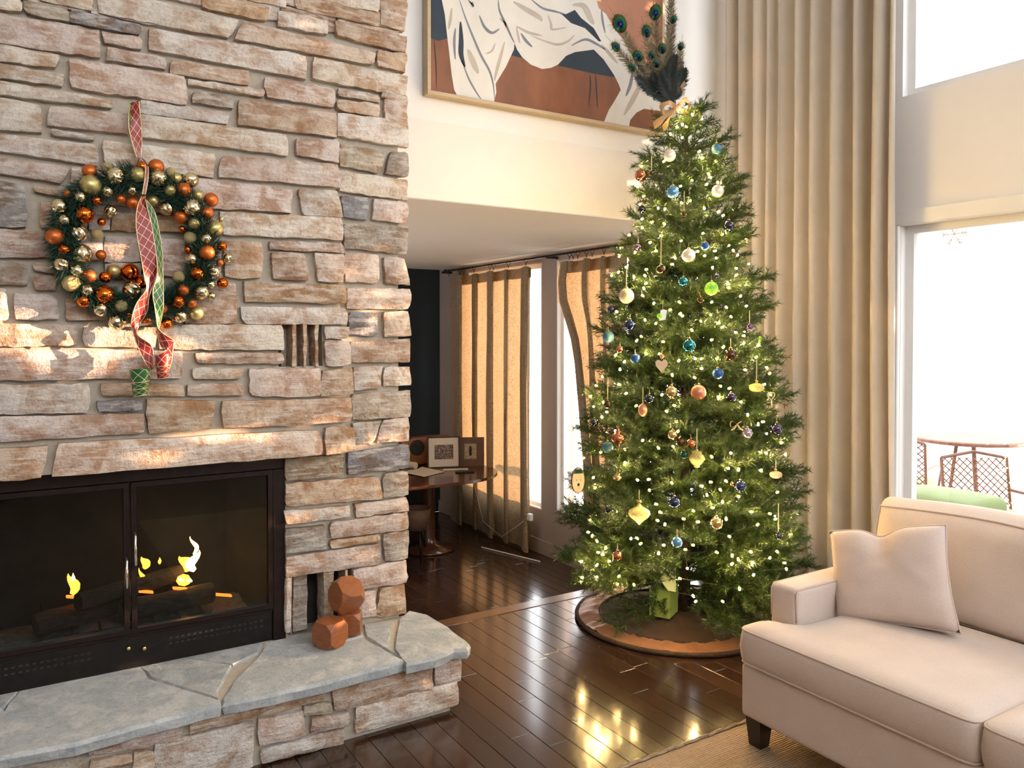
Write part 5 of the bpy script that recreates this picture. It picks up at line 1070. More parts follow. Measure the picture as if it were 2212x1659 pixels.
def loops(name, px, py, c, size, label, mat='twine', n=2):
    ox, oy, s = TC[c]; p = tree_hit(ox + px * s, oy + py * s, 1.05); k = size * s * dep(p) / FPX; e = empty(name, p, label, 'ornament', 'ornaments hanging on the Christmas tree'); e.rotation_euler = (0, 0, math.atan2(RT.y, RT.x))
    return e, k
eb_, kb = loops('twine_bow', 1550, 1250, 5, 120, 'tan twine bow at the right of the tree')
for sgn in (-1, 1):
    mb = MB()
    for i in range(13):
        a = i * 2 * PI / 12; x = sgn * kb * 0.5 * math.sin(a / 2) ** 1; z = kb * 0.22 * math.sin(a)
        mb.v += [(x, -0.008, z), (x, 0.008, z)]
    for i in range(12): mb.f.append((2 * i, 2 * i + 1, 2 * i + 3, 2 * i + 2))
    mb.ob('loop', M['twine'], eb_, smooth=True, local=True)
    MB().tube([(0, 0, 0), (sgn * kb * 0.2, 0, -kb * 0.3), (sgn * kb * 0.42, 0, -kb * 0.42)], 0.004, 5).ob('tail', M['twine'], eb_, local=True)
eh, kh = loops('twine_heart', 1840, 1010, 5, 90, 'small open twine heart on a string at the right edge')
MB().tube([(x * kh * 0.7, 0, z * kh * 0.7) for x, z in heart], 0.0028, 5, closed=True).ob('outline', M['twine'], eh, local=True)
MB().tube([(0, 0, -0.36 * kh), (0.002, 0, -1.0 * kh)], 0.0028, 5).ob('tail', M['twine'], eh, local=True)
eg, kg = loops('yellow_ornament', 1745, 530, 5, 70, 'yellow green glitter sprig at the right edge')
MB().lathe([(0.001, -kg * .4), (kg * .22, -kg * .1), (kg * .12, kg * .1), (kg * .25, kg * .3), (0.001, kg * .5)], 8).ob('body', M['lime_glit'], eg, local=True)

# ---------------------------------------------------------------- peacock feather topper and bow
M['barb'] = plain('feather_barbs', (0.11, 0.080, 0.030), 0.4, 0.3, var=0.5, nscale=60); M['barb_dark'] = plain('dark_barbs', (0.003, 0.009, 0.008), 0.6, 0.0, var=0.5, nscale=60); M['eye_g'] = plain('eye_green', (0.05, 0.20, 0.05), 0.3, 0.4, var=0.2); M['eye_t'] = plain('eye_teal', (0.0, 0.17, 0.19), 0.3, 0.5, var=0.1); M['eye_n'] = plain('eye_navy', (0.010, 0.016, 0.16), 0.25, 0.5, var=0.1)
DT = dep((TX, TY, 3.0)); topb = at(1455, 222, D=DT)
topper = empty('peacock_feather_topper', topb, 'spray of peacock and dark feathers on top of the Christmas tree', 'tree topper')
def feather(ex_, ey_, rpx, doff, seed, dark=False, tipk=1.25, fluffy=1.0):
    r = random.Random(seed); D = DT + doff; e = at(1260 + ex_ * .1748, ey_ * .1748, D=D); b = at(1260 + 1120 * .1748 + r.uniform(-4, 4), 1275 * .1748, D=DT + doff * 0.2)
    ln = (e - b).length; k = rpx * .1748 * D / FPX; side = (e - b).cross(FW).normalized(); bend = side * r.uniform(-0.06, 0.06) * ln
    P = lambda t: b.lerp(e, t) + bend * math.sin(PI * min(t, 1)) + FW * (0.03 * math.sin(t * 3))
    mt = M['barb_dark'] if dark else M['barb']
    sh = MB().tube([P(i / 10) for i in range(13)], [0.0022 - 0.00012 * i for i in range(13)], 5).ob('feather', mt, topper, smooth=True)
    mb = MB(); n = int(210 * max(0.5, ln / 0.4) * fluffy); T = 1.0 + tipk * k / ln
    for i in range(n):
        t = 0.12 + (T - 0.12) * (i / n); p = P(min(t, 1.0)) if t < 1 else P(1) + (P(1) - P(.97)) * ((t - 1) / 0.03)
        d = (P(min(1, t) ) - P(min(1, t) - 0.03)).normalized(); 
        for s in (-1, 1):
            w_ = (0.022 + 0.042 * math.sin(PI * min(1, t)) ** 0.5) * r.uniform(0.55, 1.1)
            q = (side * s * r.uniform(0.55, 0.9) + d * r.uniform(0.55, 1.1) + FW * r.uniform(-0.25, 0.25)).normalized() * w_
            nn = d.cross(q).normalized(); wd = q.cross(nn).normalized() * (0.0012 if not dark else 0.0022)
            mb.add([p - wd, p + wd, p + q * 0.6 + wd * 0.6 + Vector((0, 0, 0.001)), p + q], [(0, 1, 2), (0, 2, 3)])
    if not dark:
        d0 = (P(1) - P(.95)).normalized()
        for i in range(130):
            an = r.uniform(-2.3, 2.3); c = P(1) + d0 * (k * r.uniform(-0.6, 0.3)); dr = d0 * math.cos(an) + side * math.sin(an); q = (dr + d0 * 0.5 + FW * r.uniform(-0.2, 0.2)).normalized() * (k * r.uniform(1.2, 2.3)); wd = q.cross(FW).normalized() * 0.0011
            mb.add([c - wd, c + wd, c + q], [(0, 1, 2)])
    mb.ob('barbs', mt, sh)
    if not dark:
        d = (P(1) - P(.95)).normalized(); back = -FW
        for (ra, rb, off, m_, sh_) in ((1.0, 1.25, 0.0, 'barb', 0.0), (0.86, 1.05, 0.002, 'eye_g', 0.0), (0.58, 0.66, 0.004, 'eye_t', -0.12), (0.42, 0.46, 0.006, 'eye_n', -0.16)):
            c = P(1) + back * (0.003 + off) + d * (sh_ * k); o = MB(); nn = 20
            o.v = [tuple(c + side * (ra * k * math.cos(2 * PI * i / nn)) + d * (rb * k * math.sin(2 * PI * i / nn))) for i in range(nn)] + [tuple(c + back * 0.003)] + [tuple(c - back * 0.001)]
            o.f = [(i, (i + 1) % nn, nn) for i in range(nn)] + [((i + 1) % nn, i, nn + 1) for i in range(nn)]; o.ob('feather_eye', M[m_], sh, smooth=True)
for i, (x, y, r_, do) in enumerate([(450, 290, 92, 0.0), (780, 385, 62, 0.03), (890, 150, 78, 0.06), (405, 580, 50, -0.03), (675, 690, 60, -0.04), (600, 835, 44, -0.06), (850, 685, 44, 0.0), (900, 785, 42, -0.03), (1115, 240, 42, 0.05), (975, 600, 50, 0.02), (1205, 575, 36, 0.0), (1090, -80, 60, 0.08)]): feather(x, y, r_, do, i)
for i, (x, y, do) in enumerate([(1130, 720, -0.03), (1240, 880, 0.0), (1010, 880, -0.05), (870, 930, -0.06), (690, 970, -0.07), (1090, 820, -0.06), (1180, 760, 0.04), (960, 980, -0.08), (1060, 960, -0.02)]): feather(x, y, 30, do, 40 + i, True, 1.0, 2.2)
MB().tube([at(1400, 185, D=DT - .06), at(1396, 195, D=DT - .07), at(1400, 206, D=DT - .06)], 0.004, 6).ob('curled_quill', M['barb_dark'], topper, smooth=True); MB().tube([at(1422, 195, D=DT - .06), at(1412, 205, D=DT - .07), at(1413, 216, D=DT - .06)], 0.004, 6).ob('curled_quill', M['barb_dark'], topper, smooth=True)
M['burlap'] = fabric('burlap', (0.46, 0.30, 0.17), 0.3, 400, 0.1)
bow = empty('burlap_bow', at(1460, 232, D=DT - 0.1), 'tan burlap bow tied under the peacock feathers', 'bow')
def bowstrip(ctrl, w_):
    pts = [at(x, y, D=DT - 0.1 + d) for x, y, d in ctrl]; mb = MB(); n = len(pts) - 1; m_ = n * 5
    for i in range(m_ + 1):
        t = i / m_ * n; k = min(int(t), n - 1); u = t - k; a, b, c, d = pts[max(k - 1, 0)], pts[k], pts[k + 1], pts[min(k + 2, n)]
        p = 0.5 * ((2 * b) + (c - a) * u + (2 * a - 5 * b + 4 * c - d) * u * u + (3 * b - a - 3 * c + d) * u ** 3); wv = (UPV * 0.75 + FW * 0.5 + RT * 0.3 * math.sin(t * 2)).normalized() * w_
        mb.v += [tuple(p - wv), tuple(p + wv)]
    for i in range(m_): mb.f.append((2 * i, 2 * i + 1, 2 * i + 3, 2 * i + 2))
    mb.ob('loop', M['burlap'], bow, smooth=True)
bowstrip([(1462, 232, 0), (1445, 222, -.04), (1428, 232, -.03), (1432, 243, 0.0), (1450, 240, 0.02), (1462, 234, 0)], 0.020); bowstrip([(1464, 232, 0), (1478, 215, -.04), (1490, 222, -.02), (1488, 238, 0.01), (1474, 240, 0.02), (1464, 234, 0)], 0.022)
bowstrip([(1458, 236, -.02), (1440, 250, -.05), (1425, 262, -.05), (1412, 272, -.03)], 0.026); bowstrip([(1462, 236, -.02), (1448, 252, -.06), (1440, 268, -.05), (1432, 278, -.04)], 0.022); bowstrip([(1470, 226, 0), (1478, 205, 0.0), (1472, 192, 0.01), (1480, 178, 0.02)], 0.016)
MB().sphere(at(1463, 234, D=DT - 0.12), 0.018, 10, 8).ob('knot', M['burlap'], bow, smooth=True)

# ---------------------------------------------------------------- tree skirt and the box on it
M['skirt'] = fabric('brown_velvet', (0.085, 0.048, 0.026), 0, 300, 0.25, bs=0.1); M['satin'] = plain('copper_satin', (0.40, 0.20, 0.11), 0.32, 0.25, var=0.25, nscale=9, bmp=0.3); M['fringe'] = plain('dark_fringe', (0.05, 0.028, 0.018), 0.8, var=0.5, nscale=80, bmp=0.8)
sk = empty('tree_skirt', (3.245, 3.385, 0), 'round brown velvet tree skirt with a copper satin border', 'tree skirt')
def disc_ring(r0, r1, z0, z1, wav, nn=72, nr=5, seed=0):
    mb = MB()
    for j in range(nr + 1):
        for i in range(nn):
            t = j / nr; r = r0 + (r1 - r0) * t; a = 2 * PI * i / nn; q = Vector((math.cos(a) * 2.2, math.sin(a) * 2.2, seed + t))
            z = z0 + (z1 - z0) * t + wav * (abs(noise.noise(q * 2.4)) + 0.5 * noise.noise(q * 6)) * (1 - t ** 4 if nr == 8 else 1)
            mb.v.append((3.245 + r * math.cos(a), 3.385 + r * math.sin(a), max(0.003, z)))
    for j in range(nr):
        for i in range(nn): mb.f.append((j * nn + i, j * nn + (i + 1) % nn, (j + 1) * nn + (i + 1) % nn, (j + 1) * nn + i))
    return mb
disc_ring(0.03, 0.440, 0.045, 0.020, 0.026, nr=8).ob('velvet', M['skirt'], sk, smooth=True)
disc_ring(0.435, 0.565, 0.024, 0.016, 0.018, nn=120, nr=5, seed=5).ob('satin_border', M['satin'], sk, smooth=True)
MB().tube([(3.245 + 0.575 * math.cos(i * PI / 40), 3.385 + 0.575 * math.sin(i * PI / 40), 0.014) for i in range(80)], 0.013, 7, closed=True).ob('fringe', M['fringe'], sk, smooth=True)
MB().tube([(3.245 + 0.442 * math.cos(i * PI / 40), 3.385 + 0.442 * math.sin(i * PI / 40), 0.028) for i in range(80)], 0.006, 6, closed=True).ob('braid', M['fringe'], sk, smooth=True)
M['lime'] = plain('lime_card', (0.42, 0.58, 0.12), 0.6, var=0.05); M['palegreen'] = plain('pale_lime_card', (0.62, 0.70, 0.34), 0.6, var=0.05)
bp = at(1434, 1240, D=4.52); gx = empty('green_gift_box', (bp.x, bp.y, 0.06), 'lime green open box under the lowest branches', 'box')
MB().bbox((bp.x, bp.y, 0.14), (0.075, 0.06, 0.08), Matrix.Rotation(0.5, 3, 'Z'), bev=0.002, seg=1).ob('body', M['lime'], gx)
a_, b_, c_, d_ = at(1408, 1230, D=4.40), at(1460, 1226, D=4.40), at(1460, 1280, D=4.38), at(1444, 1277, D=4.36)
MB().add([a_, b_, c_, d_] + [p + FW * 0.004 for p in (a_, b_, c_, d_)], [(0, 1, 2, 3), (7, 6, 5, 4), (0, 4, 5, 1), (1, 5, 6, 2), (2, 6, 7, 3), (3, 7, 4, 0)]).ob('flap', M['palegreen'], gx)
# ---------------------------------------------------------------- sofa
M['sofa'] = fabric('oatmeal_linen', (0.60, 0.50, 0.435), 0, 260, 0.05, bs=0.35); M['pipe'] = fabric('piping_linen', (0.56, 0.45, 0.38), 0, 300, 0.04); M['leg'] = plain('ebony', (0.012, 0.010, 0.010), 0.35, var=0.2)
sofa = empty('sofa', (2.95, 1.2, 0), 'oatmeal linen sofa with loose cushions facing the fireplace', 'sofa')
def cushion(x0, x1, y0, y1, z0, z1, crown=0.02, bul=0.012, nx=14, ny=14, rc=0.03, cut=None, lean=0.0):
    """soft box with crowned top and rounded edges; cut=(x, y) removes the corner x > cut.x and y > cut.y"""
    bm = bmesh.new(); bmesh.ops.create_cube(bm, size=1)
    for v in bm.verts: v.co = Vector(((x0 + x1) / 2 + v.co.x * (x1 - x0), (y0 + y1) / 2 + v.co.y * (y1 - y0), (z0 + z1) / 2 + v.co.z * (z1 - z0)))
    bmesh.ops.bevel(bm, geom=list(bm.edges), offset=rc, segments=4, profile=0.5, affect='EDGES')
    bmesh.ops.triangulate(bm, faces=[f for f in bm.faces if len(f.verts) > 4])
    bmesh.ops.subdivide_edges(bm, edges=[e for e in bm.edges if e.calc_length() > 0.12], cuts=7, use_grid_fill=True)
    for v in bm.verts:
        u, w_, t = (v.co.x - x0) / (x1 - x0), (v.co.y - y0) / (y1 - y0), (v.co.z - z0) / (z1 - z0)
        k = max(0, math.sin(PI * max(0, min(1, u)))) ** 0.6 * max(0, math.sin(PI * max(0, min(1, w_)))) ** 0.6
        v.co.z += crown * k * (1 if t > 0.5 else 0); kx_ = max(0, math.sin(PI * max(0, min(1, t)))) * max(0, math.sin(PI * max(0, min(1, w_)))) ** 0.5
        v.co.x += (bul * kx_ if u > 0.5 else -bul * kx_); q = v.co * 4; v.co.z += 0.003 * noise.noise(q); v.co.x += 0.003 * noise.noise(q + Vector((7, 7, 7)))
        v.co.x += lean * t
    mb = MB(); bm.verts.index_update(); mb.v = [tuple(v.co) for v in bm.verts]; mb.f = [tuple(v.index for v in f.verts) for f in bm.faces]; bm.free(); return mb
XF = 2.43; Y0, YS_ = 0.30, 2.185
cushion(XF + 0.012, 3.52, Y0, YS_ - 0.004, 0.13, 0.345, 0, 0.0, rc=0.02).ob('base', M['sofa'], sofa, sharp=60)
def seat(ya, yb, arm):
    # plan polygon, front edge at XF, T-shaped where it wraps round the arm
    if arm: P = [(XF, ya), (3.20, ya), (3.20, 2.05), (2.625, 2.05), (2.61, 2.06), (2.60, 2.10), (2.595, yb), (XF, yb)]
    else: P = [(XF, ya), (3.20, ya), (3.20, yb), (XF, yb)]
    # resample and inset rings for a rounded, crowned cushion
    R = []
    for i in range(len(P)):
        a, b = Vector(P[i]), Vector(P[(i + 1) % len(P)]); n = max(1, int((b - a).length / 0.03))
        R += [a.lerp(b, j / n) for j in range(n)]
    for _ in range(2): R = [(R[i - 1] + R[i] * 2 + R[(i + 1) % len(R)]) / 4 for i in range(len(R))]
    n = len(R); nrm = []
    for i in range(n): t = (R[(i + 1) % n] - R[i - 1]).normalized(); nrm.append(Vector((-t.y, t.x)))
    ar = sum(R[i].x * R[(i + 1) % n].y - R[(i + 1) % n].x * R[i].y for i in range(n))
    if ar < 0: nrm = [-q for q in nrm]
    z0, z1 = 0.345, 0.488; rings = [(0.012, z0), (0.004, z0 + 0.004), (-0.004, z0 + 0.03), (-0.009, (z0 + z1) / 2), (-0.004, z1 - 0.03), (0.002, z1 - 0.006), (0.010, z1 + 0.001)]
    mb = MB()
    prev = None
    for ins_, z in rings:
        if ins_ <= 0.004 or prev is None: ring_ = [R[i] + nrm[i] * ins_ for i in range(n)]
        else:
            dl = ins_ - pi_; sg = 1 if ar > 0 else -1; nr_ = []
            for i in range(n): t = (prev[(i + 1) % n] - prev[i - 1]); t = t.normalized() if t.length > 1e-7 else Vector((1, 0)); nr_.append(Vector((-t.y, t.x)) * sg)
            ring_ = [prev[i] + nr_[i] * dl for i in range(n)]
            for _ in range(3): ring_ = [(ring_[i - 1] + ring_[i] * 2 + ring_[(i + 1) % n]) / 4 for i in range(n)]
        prev, pi_ = ring_, ins_
        mb.v += [(q.x, q.y, z + 0.003 * noise.noise(Vector((q.x * 5, q.y * 5, z)))) for q in ring_]
    for j in range(len(rings) - 1):
        for i in range(n): mb.f.append((j * n + i, j * n + (i + 1) % n, (j + 1) * n + (i + 1) % n, (j + 1) * n + i))
    mb.f.append(tuple(range(n))[::-1])
    from mathutils.geometry import delaunay_2d_cdt
    bdp = [Vector((v[0], v[1])) for v in mb.v[-n:]]; zb_ = z1 + 0.001; inner = []
    def ins_poly(x, y):
        c = False; j = n - 1
        for i in range(n):
            if (bdp[i].y > y) != (bdp[j].y > y) and x < (bdp[j].x - bdp[i].x) * (y - bdp[i].y) / (bdp[j].y - bdp[i].y) + bdp[i].x: c = not c
            j = i
        return c
    gx0, gx1, gy0, gy1 = min(p.x for p in bdp), max(p.x for p in bdp), min(p.y for p in bdp), max(p.y for p in bdp)
    for i in range(1, int((gx1 - gx0) / 0.028)):
        for j in range(1, int((gy1 - gy0) / 0.028)):
            x, y = gx0 + i * 0.028, gy0 + j * 0.028
            if ins_poly(x, y) and min((p - Vector((x, y))).length_squared for p in bdp) > 0.012 ** 2: inner.append(Vector((x, y)))
    vo, eo, fo, *_r = delaunay_2d_cdt(bdp + inner, [(i, (i + 1) % n) for i in range(n)], [list(range(n)) if ar > 0 else list(range(n))[::-1]], 1, 1e-6)
    k1 = len(mb.v)
    for p in vo:
        d_e = min((q - p).length for q in bdp); mb.v.append((p.x, p.y, zb_ + 0.020 * (1 - math.exp(-d_e / 0.028)) + 0.003 * (noise.noise(Vector((p.x * 5, p.y * 5, 0.489))) if d_e > 1e-5 else noise.noise(Vector((p.x * 5, p.y * 5, 0.489))))))
    mb.f += [tuple(k1 + i for i in f) for f in fo]
    bmw = bmesh.new(); vs_ = [bmw.verts.new(v) for v in mb.v]
    for f in mb.f:
        try: bmw.faces.new([vs_[i] for i in f])
        except ValueError: pass
    bmesh.ops.remove_doubles(bmw, verts=bmw.verts, dist=0.0004); bmw.verts.index_update(); mb = MB(); mb.v = [tuple(v.co) for v in bmw.verts]; mb.f = [tuple(v.index for v in f.verts) for f in bmw.faces]; bmw.free()
    o = mb.ob('seat_cushion', M['sofa'], sofa, smooth=True)
    for zz_, ii in ((z1 - 0.008, 0.002), (z0 + 0.006, 0.002)): MB().tube([(R[i].x + nrm[i].x * ii, R[i].y + nrm[i].y * ii, zz_) for i in range(n)], 0.0042, 6, closed=True).ob('piping', M['pipe'], o, smooth=True)
seat(1.256, YS_, True); seat(Y0 + 0.02, 1.252, False)
arm = cushion(2.625, 3.50, 2.055, 2.19, 0.13, 0.632, 0.004, 0.004, rc=0.022).ob('arm', M['sofa'], sofa, smooth=True)
for y in (2.062, 2.183): MB().tube([(2.63, y, 0.50), (2.628, y, 0.61), (2.64, y, 0.628), (3.45, y, 0.630)], 0.0042, 6).ob('piping', M['pipe'], arm, smooth=True)
back = cushion(3.36, 3.54, Y0, 2.17, 0.13, 0.80, 0, 0, rc=0.03).ob('back_frame', M['sofa'], sofa, sharp=60)
def back_cush(ya, yb):
    bm = bmesh.new(); bmesh.ops.create_grid(bm, x_segments=18, y_segments=14, size=0.5); V1 = [(v.co.x + .5, v.co.y + .5) for v in bm.verts]; F1 = [[v.index for v in f.verts] for f in bm.faces]; bm.verts.index_update(); bm.free()
    mb = MB(); n = len(V1); edge = []
    def P(u, w_, s):
        y = ya + (yb - ya) * u; z = 0.497 + 0.385 * w_; e = (1 - (2 * u - 1) ** 6) * (1 - (2 * w_ - 1) ** 6); top = 0.025 * math.sin(PI * u) * w_
        wr = 0.006 * noise.noise(Vector((u * 5, w_ * 4, s)))
        return (3.20 + 0.10 * w_ - 0.02 + (-0.055 * e ** 0.5 + wr) if s < 0 else 3.44 + 0.02 * e + 0.03 * w_, y, z + top + (0.0 if s < 0 else 0.01 * w_))
    for s in (-1, 1): mb.v += [P(u, w_, s) for u, w_ in V1]
    mb.f = [tuple(f) for f in F1] + [tuple(i + n for i in f[::-1]) for f in F1]
    m_ = 48; ringA, ringB = [], []
    bd = [(i / 18, 0) for i in range(18)] + [(1, i / 14) for i in range(14)] + [(1 - i / 18, 1) for i in range(18)] + [(0, 1 - i / 14) for i in range(14)]
    k0 = len(mb.v); nn = len(bd)
    for j in range(7):
        t = j / 6
        for u, w_ in bd:
            a, b = Vector(P(u, w_, -1)), Vector(P(u, w_, 1)); q = a.lerp(b, t); bulge = math.sin(PI * t) * 0.022; oy = (1 if u == 1 else -1 if u == 0 else 0) * (1 if yb > ya else -1); oz = 1 if w_ == 1 else 0
            q.y += oy * bulge; q.z += oz * bulge; mb.v.append(tuple(q))
    for j in range(6):
        for i in range(nn): mb.f.append((k0 + j * nn + i, k0 + j * nn + (i + 1) % nn, k0 + (j + 1) * nn + (i + 1) % nn, k0 + (j + 1) * nn + i))
    o = mb.ob('back_cushion', M['sofa'], sofa, smooth=True)
    MB().tube([Vector(P(u, w_, -1)) + Vector((-0.002, 0, 0.002)) for u, w_ in bd if w_ > 0 or u in (0, 1)], 0.0042, 6).ob('piping', M['pipe'], o, smooth=True)
    MB().tube([Vector(P(u, w_, 1)) for u, w_ in bd if w_ == 1], 0.0042, 6).ob('piping', M['pipe'], o, smooth=True)
back_cush(1.20, 2.125); back_cush(0.34, 1.19)
for x, y in ((2.50, 2.135), (2.50, 0.36), (3.46, 2.135), (3.46, 0.36)):
    mb = MB(); 
    for r_, z in ((0.027, 0.013), (0.038, 0.135)): mb.v += [(x - r_, y - r_, z), (x + r_, y - r_, z), (x + r_, y + r_, z), (x - r_, y + r_, z)]
    mb.f = [(0, 1, 2, 3), (7, 6, 5, 4), (0, 4, 5, 1), (1, 5, 6, 2), (2, 6, 7, 3), (3, 7, 4, 0)]; mb.ob('leg', M['leg'], sofa)
# throw cushion
M['pillow'] = fabric('rose_linen', (0.60, 0.49, 0.425), 0, 240, 0.05, bs=0.4)
c_bl, c_br = at(1806, 1340, X=2.86), at(2076, 1370, X=2.99); c_tl, c_tr = at(1790, 1148, X=2.985), at(2044, 1134, X=3.115)
pil = empty('throw_pillow', (c_bl + c_br) / 2, 'square oatmeal throw pillow with a chopped top leaning on the sofa', 'pillow')
mb = MB(); n = 22; nrm_ = (c_br - c_bl).cross(c_tl - c_bl).normalized()
if nrm_.dot(CAM - c_bl) < 0: nrm_ = -nrm_
for s in (1, -1):
    for j in range(n + 1):
        for i in range(n + 1):
            u, w_ = i / n, j / n; p = c_bl.lerp(c_br, u).lerp(c_tl.lerp(c_tr, u), w_); e = max(0, (1 - (2 * u - 1) ** 4) * (1 - (2 * w_ - 1) ** 4)) ** 0.55
            pinch = math.exp(-((u - 0.47) / 0.12) ** 2) * max(0, w_ - 0.55) / 0.45
            inw = 0.018 * (math.sin(PI * w_) * (1 if u == 0 else -1 if u == 1 else 0)); p = p + (c_br - c_bl).normalized() * inw + Z3 * (-0.035 * pinch + (0.012 * math.sin(PI * u) if j == 0 else 0))
            fold = 0.014 * math.exp(-((u - 0.5 - 0.12 * (0.8 - w_)) / 0.03) ** 2) * max(0, w_ - 0.5) + 0.005 * noise.noise(Vector((u * 6, w_ * 6, 2)))
            mb.v.append(tuple(p + nrm_ * s * (0.075 * e * (1 - 0.55 * pinch) - fold * (1 if s > 0 else 0) * e)))
w1 = n + 1
for s in range(2):
    o_ = s * w1 * w1
    for j in range(n):
        for i in range(n): mb.f.append((o_ + j * w1 + i, o_ + j * w1 + i + 1, o_ + (j + 1) * w1 + i + 1, o_ + (j + 1) * w1 + i))
bm = bmesh.new()
vs = [bm.verts.new(v) for v in mb.v]; [bm.faces.new([vs[i] for i in f]) for f in mb.f]; bmesh.ops.remove_doubles(bm, verts=bm.verts, dist=0.0012); bmesh.ops.recalc_face_normals(bm, faces=bm.faces)
me = bpy.data.meshes.new('pillow_cover'); bm.to_mesh(me); bm.free(); me.materials.append(M['pillow']); me.polygons.foreach_set('use_smooth', [True] * len(me.polygons)); link(bpy.data.objects.new('pillow_cover', me), pil)
bd = [(i, 0) for i in range(n)] + [(n, i) for i in range(n)] + [(n - i, n) for i in range(n)] + [(0, n - i) for i in range(n)]
MB().tube([mb.v[j * w1 + i] for i, j in bd], 0.004, 6, closed=True).ob('piping', M['pipe'], pil, smooth=True)

# ---------------------------------------------------------------- rug
def rug_mat():
    m, nt, p, out = nodes('jute'); v = coords(nt, (1, 1, 1)); wv = N(nt, 'ShaderNodeTexWave', wave_type='BANDS', bands_direction='Y'); wv.inputs['Scale'].default_value = 28; wv.inputs['Distortion'].default_value = 3.0; wv.inputs['Detail'].default_value = 2; L(nt, v, wv.inputs[0])
    f = noise_tex(nt, v, 60, 4); h = N(nt, 'ShaderNodeMath', operation='ADD'); L(nt, wv.outputs['Fac'], h.inputs[0]); L(nt, f, h.inputs[1])
    L(nt, mixc(nt, ramp(nt, [(0.35, (0, 0, 0)), (0.65, (1, 1, 1))], f), ramp(nt, [(0.2, (0.20, 0.135, 0.075)), (0.8, (0.40, 0.29, 0.18))], wv.outputs['Fac']), (0.36, 0.25, 0.155)), p.inputs['Base Color']); p.inputs['Roughness'].default_value = 0.95; bump(nt, p, h.outputs[0], 0.8, 0.006); return m
M['jute'] = rug_mat()
rug = empty('rug', (2.2, 1.0, 0), 'woven jute rug under the front of the sofa', 'rug')
mb = MB(); na, nb_ = 60, 60
for j in range(nb_ + 1):
    for i in range(na + 1): x, y = 0.9 + 3.0 * i / na, -0.6 + 2.905 * j / nb_; e = i in (0, na) or j in (0, nb_); mb.v.append((x + (0.006 * noise.noise(Vector((x * 20, y * 20, 0))) if e else 0), y + (0.006 * noise.noise(Vector((x * 25, y, 5))) if e else 0), 0.003 if e else 0.011 + 0.0015 * noise.noise(Vector((x * 30, y * 30, 1)))))
for j in range(nb_):
    for i in range(na): mb.f.append((j * (na + 1) + i, j * (na + 1) + i + 1, (j + 1) * (na + 1) + i + 1, (j + 1) * (na + 1) + i))
mb.ob('weave', M['jute'], rug, smooth=True)
k_ = MB().tube([(0.9 + 3.0 * i / 100, 2.303 + 0.003 * math.sin(i * 2.1), 0.008) for i in range(101)], 0.007, 6); k_.ob('bound_edge', M['jute'], rug, smooth=True)

# ---------------------------------------------------------------- outdoors beyond the big window
M['ground'] = plain('pale_paving', (0.62, 0.58, 0.52), 0.9, var=0.08, nscale=2); M['iron'] = plain('weathered_iron', (0.13, 0.05, 0.025), 0.6, 0.2, var=0.3); M['cush'] = fabric('sage_canvas', (0.15, 0.18, 0.07), 0, 300, 0.08)
structure('floor', MB().box(XR + 0.16, 22, -14, 16, -0.62, -0.50), M['ground'])
def patio_chair(px, py, yaw, label, X=6.6):
    g = at(px, py, X=X); g.z = -0.5
    e = empty('patio_chair', g, label, 'chair', 'iron patio chairs'); e.rotation_euler = (0, 0, yaw)
    sz, h, bh = 0.27, 0.62, 1.12
    for sx in (-1, 1):
        for sy in (-1, 1): MB().tube([(sx * sz, sy * sz, 0), (sx * sz * 0.95, sy * sz * 0.95, h)], 0.014, 6).ob('leg', M['iron'], e, local=True)
        MB().tube([(sx * sz, sz, h), (sx * sz, sz + 0.08, bh)], 0.014, 6).ob('back_post', M['iron'], e, local=True)
        MB().tube([(sx * sz, -sz, h), (sx * (sz + 0.03), -sz, h + 0.22), (sx * (sz + 0.03), 0.0, h + 0.25), (sx * sz, sz + 0.04, h + 0.24)], 0.013, 6).ob('arm', M['iron'], e, local=True)
    MB().tube([(-sz, -sz, h), (sz, -sz, h), (sz, sz, h), (-sz, sz, h)], 0.013, 6, closed=True).ob('seat_rim', M['iron'], e, local=True)
    MB().tube([(-sz, sz + 0.08, bh), (0, sz + 0.09, bh + 0.05), (sz, sz + 0.08, bh)], 0.014, 6).ob('top_rail', M['iron'], e, local=True)
    lat = MB(); m_ = 9
    for i in range(-m_, m_ + 1):
        for sg in (-1, 1):
            a, b = [], []
            for t in (0, 1):
                x = i * 2 * sz / m_ + sg * (t - 0.5) * (bh - h); a.append((x, t))
            xa, xb = a[0][0], a[1][0]
            t0, t1 = 0.0, 1.0
            for lim in (-sz, sz):
                if (xa - lim) * (xb - lim) < 0:
                    tc = (lim - xa) / (xb - xa)
                    if (xa < -sz and lim == -sz) or (xa > sz and lim == sz): t0 = max(t0, tc)
                    else: t1 = min(t1, tc)
            if t1 - t0 < 0.05 or (max(xa, xb) < -sz) or (min(xa, xb) > sz): continue
            f_ = lambda t: (xa + (xb - xa) * t, sz + 0.08 * t, h + (bh - h) * t); lat.tube([f_(t0), f_(t1)], 0.005, 4)
    lat.ob('lattice_back', M['iron'], e, local=True)
    MB().bbox((0, 0, h + 0.05), (sz * 0.92, sz * 0.92, 0.05), bev=0.035, seg=3).ob('seat_cushion', M['cush'], e, smooth=True, local=True)
    return e
patio_chair(2155, 1060, -0.6, 'iron patio chair with lattice back outside the window'); patio_chair(1950, 1040, 1.9, 'iron patio chair with pale cushion nearer the window frame', 7.5)
tb = at(2090, 1010, X=8.6); tb.z = -0.5
te = empty('patio_table', tb, 'round iron patio table outside between the chairs', 'table')
MB().lathe([(0.55, 1.02), (0.56, 1.03), (0.56, 1.05), (0.54, 1.06)], 32).ob('table_top', M['iron'], te, local=True)
